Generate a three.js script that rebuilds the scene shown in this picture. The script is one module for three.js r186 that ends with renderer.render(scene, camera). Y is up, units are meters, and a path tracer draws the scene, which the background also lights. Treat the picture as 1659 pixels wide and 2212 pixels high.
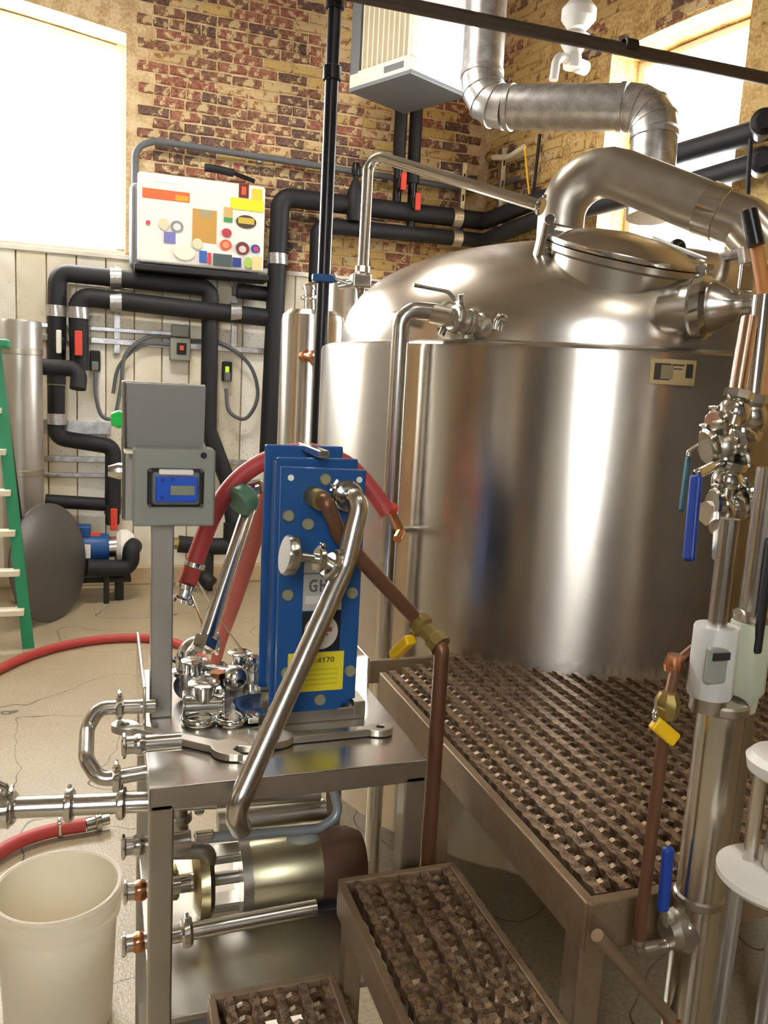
import * as THREE from 'three';
import { RoundedBoxGeometry } from 'three/addons/geometries/RoundedBoxGeometry.js';
import { mergeGeometries, toCreasedNormals } from 'three/addons/utils/BufferGeometryUtils.js';
import { RectAreaLightUniformsLib } from 'three/addons/lights/RectAreaLightUniformsLib.js';
import { createNoise2D } from 'simplex-noise';

// ---------- camera, sky, lights, exposure ----------
const scene = new THREE.Scene();
const camera = new THREE.PerspectiveCamera(64, 1659 / 2212, 0.05, 60);
camera.position.set(0, 1.65, 0);
camera.rotation.order = 'YXZ';
camera.rotation.set(THREE.MathUtils.degToRad(-9), THREE.MathUtils.degToRad(-19), THREE.MathUtils.degToRad(3.1));

const renderer = new THREE.WebGLRenderer({ antialias: true });
renderer.toneMapping = THREE.LinearToneMapping;
renderer.toneMappingExposure = 1.5;
renderer.shadowMap.enabled = true;
RectAreaLightUniformsLib.init();

scene.background = new THREE.Color(0.96, 0.98, 1.0);   // bright overcast sky seen through the windows
scene.backgroundIntensity = 18;

// strip lights under the ceiling: the fitting is built further down (ceilingStrip), its light is here
const STRIPS = [ // x, y, z, turn, power
  [0.7, 4.6, 0.4, Math.PI / 2, 10], [2.3, 4.6, -0.2, Math.PI / 2, 10], [0.1, 4.6, -4.3, 0, 96],  // the last strip is an added lamp that brightens the far wall
];
for (const [x, y, z, turn, power] of STRIPS) {
  const l = new THREE.RectAreaLight(new THREE.Color(1, 0.93, 0.83), power, 1.2, 0.16);
  l.position.set(x, y - 0.065, z); l.rotation.set(-Math.PI / 2, 0, turn); scene.add(l);
}

// ---------- helpers ----------
let seed = 20240611;
const rnd = () => { seed = (seed * 1664525 + 1013904223) >>> 0; return seed / 4294967296; };
const rr = (a, b) => a + (b - a) * rnd();
const V = (p) => new THREE.Vector3(p[0], p[1], p[2]);
const add = (a, b) => [a[0] + b[0], a[1] + b[1], a[2] + b[2]];
const lerp = (a, b, t) => [a[0] + (b[0] - a[0]) * t, a[1] + (b[1] - a[1]) * t, a[2] + (b[2] - a[2]) * t];
const used = new Map();
const numbered = (n) => { const k = used.get(n) || 0; used.set(n, k + 1); return k ? `${n}_${String(k).padStart(3, '0')}` : n; };

function thing(name, label, category, base = [0, 0, 0], group) {
  const o = new THREE.Group(); o.name = numbered(name); o.position.set(...base);
  o.userData = { label, category }; if (group) o.userData.group = group;
  scene.add(o); return o;
}
function structure(name) { const o = new THREE.Group(); o.name = name; o.userData = { kind: 'structure' }; scene.add(o); return o; }
// all geometry is made in room coordinates; a child of a thing's group is shifted back by the group's base
function part(parent, name, geo, mat, label) {
  const g = Array.isArray(geo) ? mergeGeometries(geo.map((x) => x.index ? x.toNonIndexed() : x).map((x) => { for (const k of Object.keys(x.attributes)) if (!['position', 'normal', 'uv'].includes(k)) x.deleteAttribute(k); return x; })) : geo;
  const m = new THREE.Mesh(g, mat); m.name = name; m.castShadow = m.receiveShadow = true;
  if (parent.isGroup) m.position.copy(parent.position).negate();
  if (label) m.userData.label = label;
  parent.add(m); return m;
}
const crease = (g, a = 0.6) => toCreasedNormals(g, a);
// boxes: centre and size, or two corners
function box(c, s, r = 0) {
  const g = r ? new RoundedBoxGeometry(s[0], s[1], s[2], 2, Math.min(r, ...s.map((v) => v * 0.49))) : new THREE.BoxGeometry(...s);
  return metreUV(g.translate(...c));
}
const box2 = (a, b, r = 0) => box([(a[0] + b[0]) / 2, (a[1] + b[1]) / 2, (a[2] + b[2]) / 2], [Math.abs(a[0] - b[0]), Math.abs(a[1] - b[1]), Math.abs(a[2] - b[2])], r);
function metreUV(g) { // uv in metres, by the way each face points
  const p = g.attributes.position, n = g.attributes.normal, uv = g.attributes.uv;
  for (let i = 0; i < p.count; i++) { const ax = Math.abs(n.getX(i)), ay = Math.abs(n.getY(i)), az = Math.abs(n.getZ(i)); if (ay >= ax && ay >= az) uv.setXY(i, p.getX(i), p.getZ(i)); else if (ax >= az) uv.setXY(i, p.getZ(i), p.getY(i)); else uv.setXY(i, p.getX(i), p.getY(i)); }
  return g;
}
const qFrom = (d) => new THREE.Quaternion().setFromUnitVectors(new THREE.Vector3(0, 1, 0), d);
// geometry made along +y from the origin, put at a and pointing along d
function aim(g, a, d) { return g.applyQuaternion(qFrom(V(d).normalize())).translate(...a); }
// solid of revolution from a towards b; profile is [radius, distance along]
function turned(a, d, profile, seg = 24, ang = 0.6) {
  return aim(crease(new THREE.LatheGeometry(profile.map(([r, y]) => new THREE.Vector2(Math.max(r, 0), y)), seg), ang), a, d);
}
const sub3 = (a, b) => [a[0] - b[0], a[1] - b[1], a[2] - b[2]];
const len3 = (a) => Math.hypot(...a);
function rod(a, b, r, r2 = r, seg = 16) {
  const L = len3(sub3(b, a));
  return turned(a, sub3(b, a), [[0, 0], [r, 0], [r2, L], [0, L]], seg);
}
// sweeps a round section along points; corners are filleted with radius bend
function route(pts, bend, n = 7) {
  if (!bend) return pts.map(V);
  const P = pts.map(V), out = [P[0].clone()];
  for (let i = 1; i < P.length - 1; i++) {
    const a = P[i - 1].clone().sub(P[i]), b = P[i + 1].clone().sub(P[i]);
    const la = a.length(), lb = b.length(); a.normalize(); b.normalize();
    const half = Math.acos(THREE.MathUtils.clamp(a.dot(b), -1, 1)) / 2;
    if (half > 1.54) { out.push(P[i].clone()); continue; }
    const t = Math.min(bend / Math.tan(half), la * 0.48, lb * 0.48), R = t * Math.tan(half);
    const c = P[i].clone().addScaledVector(a.clone().add(b).normalize(), R / Math.sin(half));
    const s = P[i].clone().addScaledVector(a, t).sub(c), e = P[i].clone().addScaledVector(b, t).sub(c);
    const w = Math.acos(THREE.MathUtils.clamp(s.dot(e) / (R * R), -1, 1));
    for (let k = 0; k <= n; k++) {
      const f = k / n, v = s.clone().multiplyScalar(Math.sin((1 - f) * w) / Math.sin(w)).addScaledVector(e, Math.sin(f * w) / Math.sin(w));
      out.push(v.add(c));
    }
  }
  out.push(P[P.length - 1].clone()); return out;
}
function sweep(path, r, seg = 14) {
  const pos = [], nor = [], uv = [], idx = []; let T0 = null, N = null, L = 0;
  const n = path.length, rad = typeof r === 'function' ? r : () => r;
  for (let i = 0; i < n; i++) {
    const T = path[Math.min(i + 1, n - 1)].clone().sub(path[Math.max(i - 1, 0)]).normalize();
    if (!N) { N = new THREE.Vector3(0, 1, 0); if (Math.abs(T.y) > 0.9) N.set(1, 0, 0); N.addScaledVector(T, -N.dot(T)).normalize(); } else { N.applyQuaternion(new THREE.Quaternion().setFromUnitVectors(T0, T)); N.addScaledVector(T, -N.dot(T)).normalize(); }
    T0 = T; if (i) L += path[i].distanceTo(path[i - 1]);
    const B = T.clone().cross(N), q = rad(i / (n - 1));
    for (let k = 0; k <= seg; k++) {
      const w = k / seg * Math.PI * 2, v = N.clone().multiplyScalar(Math.cos(w)).addScaledVector(B, Math.sin(w));
      pos.push(path[i].x + v.x * q, path[i].y + v.y * q, path[i].z + v.z * q); nor.push(v.x, v.y, v.z); uv.push(k / seg * q * 6.28, L);
      if (i && k) { const a = (i - 1) * (seg + 1) + k - 1, b = a + seg + 1; idx.push(a, a + 1, b, b, a + 1, b + 1); }
    }
  }
  const g = new THREE.BufferGeometry();
  g.setAttribute('position', new THREE.Float32BufferAttribute(pos, 3)); g.setAttribute('normal', new THREE.Float32BufferAttribute(nor, 3)); g.setAttribute('uv', new THREE.Float32BufferAttribute(uv, 2)); g.setIndex(idx);
  return g;
}
const pipe = (pts, r, bend = 0, seg = 14) => sweep2(route(pts, bend), r, seg);
const curve = (pts, r, n = 40, seg = 12) => sweep2(new THREE.CatmullRomCurve3(pts.map(V), false, 'centripetal').getSpacedPoints(n), r, seg);
function sweep2(path, r, seg) { // body without caps first, then two discs
  const g = sweep(path, r, seg), q = typeof r === 'function' ? r : () => r, n = path.length;
  const disc = (c, d, rad) => aim(new THREE.CircleGeometry(rad, seg).rotateX(-Math.PI / 2), [c.x, c.y, c.z], [d.x, d.y, d.z]);
  const a = disc(path[0], path[0].clone().sub(path[1]), q(0)), b = disc(path[n - 1], path[n - 1].clone().sub(path[n - 2]), q(1));
  return mergeGeometries([g.toNonIndexed(), a.toNonIndexed(), b.toNonIndexed()]);
}
// sanitary clamp: a ring round a joint, with a bolt lug
function clampRing(c, d, r, w = 0.012) {
  const D = V(d).normalize(), s = [c[0] - D.x * w / 2, c[1] - D.y * w / 2, c[2] - D.z * w / 2];
  return turned(s, d, [[0, 0], [r * 0.86, 0], [r, w * 0.25], [r, w * 0.75], [r * 0.86, w], [0, w]], 24);
}
function clampSet(t, c, d, r, m, w = 0.014, lug = [0, 1, 0]) {
  const k = part(t, 'clamp', clampRing(c, d, r, w), m);
  const D = V(d).normalize(), U = V(lug).addScaledVector(D, -V(lug).dot(D)).normalize();
  const p = [c[0] + U.x * r * 1.12, c[1] + U.y * r * 1.12, c[2] + U.z * r * 1.12], S = U.clone().cross(D);
  part(k, 'wing_nut', [rod([p[0] - S.x * r * 0.3, p[1] - S.y * r * 0.3, p[2] - S.z * r * 0.3], [p[0] + S.x * r * 0.5, p[1] + S.y * r * 0.5, p[2] + S.z * r * 0.5], r * 0.13, r * 0.13, 10), box(p, [r * 0.32, r * 0.3, w * 0.9], 0.002)], m);
  return k;
}

// ---------- textures ----------
const noiseOf = (s) => { let q = s; return createNoise2D(() => { q = (q * 1103515245 + 12345) & 0x7fffffff; return q / 0x7fffffff; }); };
function tileNoise(n2, x, y, W, H, f) { // wraps by blending
  const u = x / W, v = y / H, g = (a, b) => n2(a * f, b * f);
  return (g(u, v) * (1 - u) * (1 - v) + g(u - 1, v) * u * (1 - v) + g(u, v - 1) * (1 - u) * v + g(u - 1, v - 1) * u * v) * 1.35;
}
function tex(W, H, fn, srgb = true) {
  const d = new Uint8Array(W * H * 4);
  for (let y = 0; y < H; y++) for (let x = 0; x < W; x++) { const c = fn(x, y), i = (y * W + x) * 4; for (let k = 0; k < 3; k++) d[i + k] = Math.max(0, Math.min(255, Array.isArray(c) ? c[k] : c)); d[i + 3] = 255; }
  const t = new THREE.DataTexture(d, W, H); t.wrapS = t.wrapT = THREE.RepeatWrapping; t.magFilter = THREE.LinearFilter; t.minFilter = THREE.LinearMipmapLinearFilter; t.generateMipmaps = true;
  if (srgb) t.colorSpace = THREE.SRGBColorSpace; t.needsUpdate = true; return t;
}
const rep = (t, x, y) => { const c = t.clone(); c.repeat.set(x, y); c.needsUpdate = true; return c; };
const mixc = (a, b, t) => [a[0] + (b[0] - a[0]) * t, a[1] + (b[1] - a[1]) * t, a[2] + (b[2] - a[2]) * t];
const n1 = noiseOf(11), n2 = noiseOf(23), n3 = noiseOf(37);
const T = {};
// brick face: baked clay with chalky plaster left on it, and soot
const clay = (base, plaster, share) => tex(256, 256, (x, y) => {
  const a = tileNoise(n1, x, y, 256, 256, 5), b = tileNoise(n2, x, y, 256, 256, 14), c = tileNoise(n3, x, y, 256, 256, 40);
  let k = mixc(base, [base[0] * 0.62, base[1] * 0.6, base[2] * 0.6], Math.max(0, Math.min(1, 0.35 + b * 0.6)));
  if (a * 0.7 + b * 0.35 + c * 0.22 > share) k = mixc(plaster, [plaster[0] * 0.82, plaster[1] * 0.78, plaster[2] * 0.66], Math.max(0, Math.min(1, 0.4 + c * 0.8)));
  return [k[0] + c * 16, k[1] + c * 14, k[2] + c * 12];
});
T.brickRed = clay([178, 116, 92], [228, 208, 172], 0.2);
T.brickBrown = clay([156, 110, 86], [222, 202, 164], 0.18);
T.brickDark = clay([128, 98, 84], [210, 188, 150], 0.3);
T.brickPlaster = clay([182, 124, 84], [226, 204, 160], -0.3);
T.brickYellow = clay([168, 124, 76], [224, 196, 132], -0.4);
T.mortar = tex(512, 512, (x, y) => { const a = tileNoise(n1, x, y, 512, 512, 6), b = tileNoise(n2, x, y, 512, 512, 30), c = tileNoise(n3, x, y, 512, 512, 90); return mixc([228, 206, 164], [192, 160, 116], Math.max(0, Math.min(1, 0.35 + a * 0.5 + b * 0.4))).map((v) => v + c * 14); });
T.softRough = tex(256, 256, (x, y) => 200 + tileNoise(n2, x, y, 256, 256, 5) * 34 + tileNoise(n3, x, y, 256, 256, 16) * 22, false);
T.mortarYellow = tex(512, 512, (x, y) => { const a = tileNoise(n1, x, y, 512, 512, 6), b = tileNoise(n2, x, y, 512, 512, 30), c = tileNoise(n3, x, y, 512, 512, 90); return mixc([220, 190, 128], [170, 130, 76], Math.max(0, Math.min(1, 0.35 + a * 0.5 + b * 0.5))).map((v) => v + c * 16); });
T.rough = tex(256, 256, (x, y) => 128 + tileNoise(n2, x, y, 256, 256, 24) * 60 + tileNoise(n3, x, y, 256, 256, 70) * 50, false);
T.concrete = tex(1024, 1024, (x, y) => {
  const a = tileNoise(n1, x, y, 1024, 1024, 4), b = tileNoise(n2, x, y, 1024, 1024, 16), c = tileNoise(n3, x, y, 1024, 1024, 120);
  let k = mixc([184, 172, 146], [164, 149, 120], Math.max(0, Math.min(1, 0.5 + a * 0.16 + b * 0.08)));
  if (Math.abs(tileNoise(n3, x, y, 1024, 1024, 3) + b * 0.05) < 0.006) k = [96, 84, 68];
  return k.map((v) => v + c * 9);
});
T.concreteRough = tex(512, 512, (x, y) => 150 + tileNoise(n1, x, y, 512, 512, 5) * 22 + tileNoise(n3, x, y, 512, 512, 60) * 24, false);
T.brush = tex(64, 512, (x, y) => 120 + tileNoise(n2, x * 0.02, y, 64, 512, 90) * 50 + tileNoise(n3, x, y, 64, 512, 30) * 18, false);
T.rust = tex(512, 512, (x, y) => { const a = tileNoise(n1, x, y, 512, 512, 9), b = tileNoise(n2, x, y, 512, 512, 34), c = tileNoise(n3, x, y, 512, 512, 110); return mixc([160, 134, 104], [84, 65, 50], Math.max(0, Math.min(1, 0.42 + a * 0.55 + b * 0.45))).map((v) => v + c * 16); });
T.stain = tex(256, 256, (x, y) => { const a = tileNoise(n1, x, y, 256, 256, 6), b = tileNoise(n2, x, y, 256, 256, 22); return mixc([246, 242, 230], [224, 208, 178], Math.max(0, Math.min(1, 0.1 + a * 0.4 + b * 0.3))); });
T.galv = tex(256, 256, (x, y) => { const a = Math.floor((tileNoise(n1, x, y, 256, 256, 12) + 1) * 4) / 8, c = tileNoise(n3, x, y, 256, 256, 50); return 176 + a * 40 + c * 12; });
T.painted = tex(256, 256, (x, y) => { const a = tileNoise(n1, x, y, 256, 256, 5), b = tileNoise(n2, x, y, 256, 256, 30), c = tileNoise(n3, x, y, 256, 256, 90); const v = mixc([242, 239, 226], [224, 216, 192], Math.max(0, Math.min(1, 0.2 + a * 0.4 + b * 0.15))); return b + c * 0.6 > 1.3 ? [138, 112, 78] : v; });

// ---------- materials ----------
const std = (o) => new THREE.MeshStandardMaterial(o), phy = (o) => new THREE.MeshPhysicalMaterial(o);
const M = {
  steel: std({ color: 0xd2cec6, metalness: 1, roughness: 0.24 }),
  steelBright: std({ color: 0xe2e0da, metalness: 1, roughness: 0.14 }),
  steelDull: std({ color: 0xb9b3a6, metalness: 1, roughness: 0.5, roughnessMap: T.softRough }),
  tankBody: phy({ color: 0xcfc8bd, metalness: 1, roughness: 0.27, anisotropy: 0.85, anisotropyRotation: Math.PI / 2 }),
  tankDome: phy({ color: 0xd6cfc4, metalness: 1, roughness: 0.26, anisotropy: 0.4, anisotropyRotation: Math.PI / 2 }),
  galv: std({ color: 0xffffff, map: T.galv, metalness: 0.9, roughness: 0.34 }),
  black: std({ color: 0x18191d, roughness: 0.62 }),
  blackGloss: std({ color: 0x17181c, roughness: 0.3, metalness: 0.3 }),
  darkSteel: std({ color: 0x3a3834, metalness: 0.8, roughness: 0.45 }),
  copper: std({ color: 0x7d5844, metalness: 0.7, roughness: 0.45 }),
  steelPink: std({ color: 0xd8b8a4, metalness: 1, roughness: 0.25 }),
  loopGrey: std({ color: 0x9aa0a4, roughness: 0.4, metalness: 0.4 }),
  housing: std({ color: 0xc8c7c2, roughness: 0.45 }),
  nut: std({ color: 0x9c9a7c, metalness: 0.4, roughness: 0.5 }),
  copperBright: std({ color: 0xc98a62, metalness: 1, roughness: 0.3 }),
  brass: std({ color: 0xa8955c, metalness: 0.9, roughness: 0.42 }),
  blue: std({ color: 0x174e8a, roughness: 0.42 }),
  blueHandle: std({ color: 0x1c3f9a, roughness: 0.35 }),
  tealHandle: std({ color: 0x0d5f74, roughness: 0.4 }),
  yellow: std({ color: 0xf2c318, roughness: 0.42 }),
  red: std({ color: 0xb8423e, roughness: 0.5 }),
  redHandle: std({ color: 0xd8402c, roughness: 0.45 }),
  orange: std({ color: 0xd8552a, roughness: 0.5 }),
  green: std({ color: 0x1f8f62, roughness: 0.45 }),
  greenCap: std({ color: 0x4f7a5e, roughness: 0.4 }),
  white: std({ color: 0xf1eee6, roughness: 0.5 }),
  whitePaint: std({ color: 0xffffff, map: T.painted, roughness: 0.55 }),
  cream: std({ color: 0xe9e1c8, roughness: 0.55 }),
  greyBox: std({ color: 0x8f9288, roughness: 0.5 }),
  greyPaint: std({ color: 0x6f7274, roughness: 0.45, metalness: 0.2 }),
  rubberGrey: std({ color: 0x63666a, roughness: 0.7 }),
  alu: std({ color: 0xb4b0a8, metalness: 0.75, roughness: 0.5, roughnessMap: T.softRough }),
  grate: std({ color: 0xffffff, map: rep(T.rust, 5, 5), metalness: 0.5, roughness: 0.42 }),
  grateFrame: std({ color: 0x94806a, map: rep(T.stain, 3, 3), metalness: 0.45, roughness: 0.45 }),
  bucket: phy({ color: 0xf6f1e2, roughness: 0.6, transmission: 0.5, thickness: 0 }),
  pane: phy({ color: 0xffffff, transmission: 1, thickness: 0, roughness: 0.02, ior: 1.45 }),
  frame: std({ color: 0xe9e6dc, roughness: 0.5 }),
  wood: std({ color: 0xb87a3e, roughness: 0.6 }),
  kraft: std({ color: 0xc79a52, roughness: 0.8 }),
  dark: std({ color: 0x2a2622, roughness: 0.85 }),
  pink: std({ color: 0xe6d6d8, roughness: 0.5 }),
};


// ================= THE ROOM =================
const CEIL = 5.3;
const floor = structure('floor');
{
  const t1 = rep(T.concrete, 0.42, 0.42), t2 = rep(T.concreteRough, 0.6, 0.6);
  const m = std({ color: 0xffffff, map: t1, roughness: 0.62, roughnessMap: t2, bumpMap: rep(T.rough, 3, 3), bumpScale: 0.0015 });
  const g = new THREE.BoxGeometry(10.4, 0.2, 11.4, 1, 1, 1), p = g.attributes.position, uv = g.attributes.uv;
  for (let i = 0; i < p.count; i++) uv.setXY(i, p.getX(i), p.getZ(i));
  part(floor, 'floor_slab', g.translate(0.9, -0.1, -1.6), m);
}
const ceiling = structure('ceiling');
part(ceiling, 'ceiling_slab', box2([-4.5, CEIL, -7], [6, CEIL + 0.2, 4]), std({ color: 0x8a7f6c, roughness: 0.8 }));
for (let k = 0; k < 6; k++) part(ceiling, 'joist', box2([-4, CEIL - 0.22, -5.6 + k * 1.6], [5.4, CEIL, -5.46 + k * 1.6]), std({ color: 0x6e583e, roughness: 0.8 }));

const BRICK_MATS = [T.brickRed, T.brickBrown, T.brickDark, T.brickPlaster, T.brickYellow].map((t) => std({ map: t, roughness: 0.82, bumpMap: T.rough, bumpScale: 0.004 }));
const mortarMat = std({ map: T.mortar, roughness: 0.9, bumpMap: T.rough, bumpScale: 0.005 });
// a handful of worn brick shapes: back rectangle, shoulder and a smaller uneven face
const BRICK_SHAPES = [];
for (let k = 0; k < 14; k++) {
  const full = k < 9, w = full ? 0.213 : 0.102, h = 0.064, d = 0.03, j = () => rr(-0.006, 0.006), c = rr(0.004, 0.009), ou = rnd(), ov = rnd();
  const corners = [[-w / 2, -h / 2], [w / 2, -h / 2], [w / 2, h / 2], [-w / 2, h / 2]];
  const sh = corners.map(([x, y]) => [x + j() * 0.6, y + j() * 0.5]);
  const mid = [[0, -h / 2 + j() * 0.6], [w / 2 + j() * 0.7, 0], [0, h / 2 + j() * 0.6], [-w / 2 + j() * 0.7, 0]];
  const ring = [], face = [], back = [];
  for (let q = 0; q < 4; q++) { ring.push(sh[q], mid[q]); }
  for (const [x, y] of ring) { back.push([x, y, -d]); face.push([x - Math.sign(x) * c * (Math.abs(x) > 0.01 ? 1 : 0), y - Math.sign(y) * c * (Math.abs(y) > 0.005 ? 1 : 0), rr(-0.0015, 0.0025)]); }
  const front = ring.map(([x, y]) => [x, y, -c * 0.8]);
  const pos = [], uv = [], tri = (...vs) => vs.forEach((v) => { pos.push(...v); uv.push(v[0] * 2.2 + ou, v[1] * 2.2 + ov + v[2]); });
  const centre = [0, 0, 0.002];
  for (let q = 0; q < 8; q++) {
    const r = (q + 1) % 8;
    tri(back[q], back[r], front[r]); tri(back[q], front[r], front[q]);
    tri(front[q], front[r], face[r]); tri(front[q], face[r], face[q]);
    tri(face[q], face[r], centre);
  }
  const g = new THREE.BufferGeometry(); g.setAttribute('position', new THREE.Float32BufferAttribute(pos, 3)); g.setAttribute('uv', new THREE.Float32BufferAttribute(uv, 2)); g.computeVertexNormals();
  BRICK_SHAPES.push({ g, full });
}
// lays courses in the wall's own axes (u along, v up, face at 0); the 300 best seen bricks are parts, the rest one part
function layBricks(wall, u0, u1, v0, v1, free, tone, eye) {
  const list = []; const H = 0.0755, L = 0.2245;
  let row = 0;
  for (let v = v0 + H / 2; v < v1; v += H, row++) {
    const headers = row % 6 === 3;
    let u = u0 - (row % 2 ? 0.112 : 0) + rr(-0.015, 0.015);
    while (u < u1) {
      const w = headers ? 0.112 : L, c = u + w / 2; u += w;
      if (c < u0 + w * 0.4 || c > u1 - w * 0.4 || !free(c, v, w / 2)) continue;
      const shapes = BRICK_SHAPES.filter((s) => s.full !== headers), s = shapes[Math.floor(rnd() * shapes.length)];
      const k = tone(c, v); if (k < 0) { rnd(); continue; }
      list.push({ g: s.g, k, x: c, y: v + rr(-0.003, 0.003), z: rr(-0.003, 0.004), r: rr(-0.012, 0.012), far: eye(c, v) });
    }
  }
  list.sort((a, b) => a.far - b.far);
  const rest = new Map();
  list.forEach((b, i) => {
    if (i < 300) {
      const m = new THREE.Mesh(b.g, BRICK_MATS[b.k]); m.name = 'brick'; m.position.set(b.x, b.y, b.z); m.rotation.z = b.r; m.castShadow = m.receiveShadow = true; wall.add(m);
    } else { if (!rest.has(b.k)) rest.set(b.k, []); rest.get(b.k).push(b.g.clone().rotateZ(b.r).translate(b.x, b.y, b.z)); }
  });
  if (rest.size) {
    const keys = [...rest.keys()], g = mergeGeometries(keys.map((k) => mergeGeometries(rest.get(k))), true);
    const m = new THREE.Mesh(g, keys.map((k) => BRICK_MATS[k])); m.name = 'remaining_brickwork'; m.userData.kind = 'stuff'; m.castShadow = m.receiveShadow = true; wall.add(m);
  }
}
function shell(u0, u1, v0, v1, thick, holes) {
  const s = new THREE.Shape([[u0, v0], [u1, v0], [u1, v1], [u0, v1]].map(([x, y]) => new THREE.Vector2(x, y)));
  for (const h of holes) s.holes.push(new THREE.Path(h.map(([x, y]) => new THREE.Vector2(x, y))));
  return new THREE.ExtrudeGeometry(s, { depth: thick, bevelEnabled: false }).translate(0, 0, -0.011 - thick);
}
const archHole = (a, b, lo, hi, rise) => { const p = [[a, lo], [b, lo]]; for (let k = 0; k <= 16; k++) { const f = k / 16; p.push([b + (a - b) * f, hi + rise * Math.sin(f * Math.PI)]); } return p; };

// --- far wall: brick above a white boarded dado, big window at the left ---
const wallBack = structure('wall_back'); wallBack.position.set(0, 0, -6.5);
const W1 = [-3.3, 0.135, 2.47, 3.97];
const inGroup = (grp, name, g, m) => { const o = new THREE.Mesh(g, m); o.name = name; o.castShadow = o.receiveShadow = true; grp.add(o); return o; };
inGroup(wallBack, 'mortar', shell(-4.4, 3.6, 0, CEIL, 0.42, [archHole(W1[0], W1[1], W1[2], W1[3], 0.16)]), mortarMat);
const patch = noiseOf(77), patch2 = noiseOf(5);
const soot = noiseOf(91);
layBricks(wallBack, 0.1, 2.97, 2.46, 4.98, (u, v, h) => !(u - h < W1[1] + 0.02 && v < 4.16), (u, v) => {
  const p = patch(u * 1.5, v * 1.5) * 0.6 + patch2(u * 5, v * 6) * 0.55 + (u - 1.35) * 0.26, q = rnd();
  if (soot(u * 1.1, v * 0.9) > 0.25 && q < 0.5) return 2;
  if (p > 0.75) return -1;
  if (p > 0.3) return q < 0.65 ? 4 : 3;
  if (p > 0.02) return q < 0.5 ? 3 : q < 0.75 ? 1 : 0;
  return q < 0.5 ? 0 : q < 0.85 ? 1 : 2;
}, (u, v) => Math.abs(u - 1.25) * 0.8 + Math.abs(v - 3.4));
// dado boards
{
  const mats = [0xffffff, 0xf6f2e6, 0xfbf8ef].map((c) => std({ color: c, map: T.painted, roughness: 0.5 }));
  let x = -3.2, k = 0;
  while (x < 2.95) { const w = 0.2; inGroup(wallBack, 'board', box2([x + 0.004, 0.14, 0], [Math.min(x + w, 2.96) - 0.004, 2.44, 0.022], 0.004), mats[k++ % 3]); x += w; }
  inGroup(wallBack, 'cap_rail', box2([-3.2, 2.425, 0.004], [2.95, 2.46, 0.045], 0.006), M.whitePaint);
}
const skirt = structure('baseboard_back');
part(skirt, 'kerb', box2([-3.9, 0, -6.5], [2.9, 0.14, -6.44], 0.012), std({ color: 0xc9b48e, roughness: 0.7 }));

function makeWindow(name, grp, a, b, lo, hi, rise, nx, ny, depth) {
  const w = new THREE.Group(); w.name = name; w.userData = { kind: 'structure' };
  w.position.copy(grp.position); w.rotation.copy(grp.rotation); scene.add(w);
  const z = -depth, bars = [];
  bars.push(box2([a, lo, z - 0.03], [a + 0.06, hi + rise * 0.2, z + 0.03]), box2([b - 0.06, lo, z - 0.03], [b, hi + rise * 0.2, z + 0.03]), box2([a, lo, z - 0.03], [b, lo + 0.07, z + 0.03]));
  const top = []; for (let k = 0; k <= 16; k++) { const f = k / 16; top.push([b + (a - b) * f, hi + rise * Math.sin(f * Math.PI) - 0.03, z]); }
  bars.push(pipe(top, 0.035, 0, 6));
  inGroup(w, 'window_frame', mergeGeometries(bars.map((g) => { const q = g.index ? g.toNonIndexed() : g; return q; })), M.frame);
  for (let i = 0; i < nx; i++) for (let j = 0; j < ny; j++) {
    const x0 = a + (b - a) * i / nx, x1 = a + (b - a) * (i + 1) / nx, y0 = lo + (hi + rise - lo) * j / ny, y1 = lo + (hi + rise - lo) * (j + 1) / ny;
    inGroup(w, 'pane', new THREE.PlaneGeometry(x1 - x0, y1 - y0).translate((x0 + x1) / 2, (y0 + y1) / 2, z), M.pane);
  }
  for (let i = 1; i < nx; i++) inGroup(w, 'glazing_bar', box2([a + (b - a) * i / nx - 0.018, lo, z - 0.02], [a + (b - a) * i / nx + 0.018, hi + rise * 0.7, z + 0.02]), M.frame);
  for (let j = 1; j < ny; j++) { const y = lo + (hi + rise - lo) * j / ny; inGroup(w, 'glazing_bar', box2([a, y - 0.018, z - 0.02], [b, y + 0.018, z + 0.02]), M.frame); }
  inGroup(w, 'window_sill', box2([a, lo - 0.01, -depth], [b, lo + 0.012, 0.03], 0.004), M.cream);
  return w;
}
makeWindow('window_1', wallBack, W1[0], W1[1], W1[2], W1[3], 0.16, 2, 1, 0.3);

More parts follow.
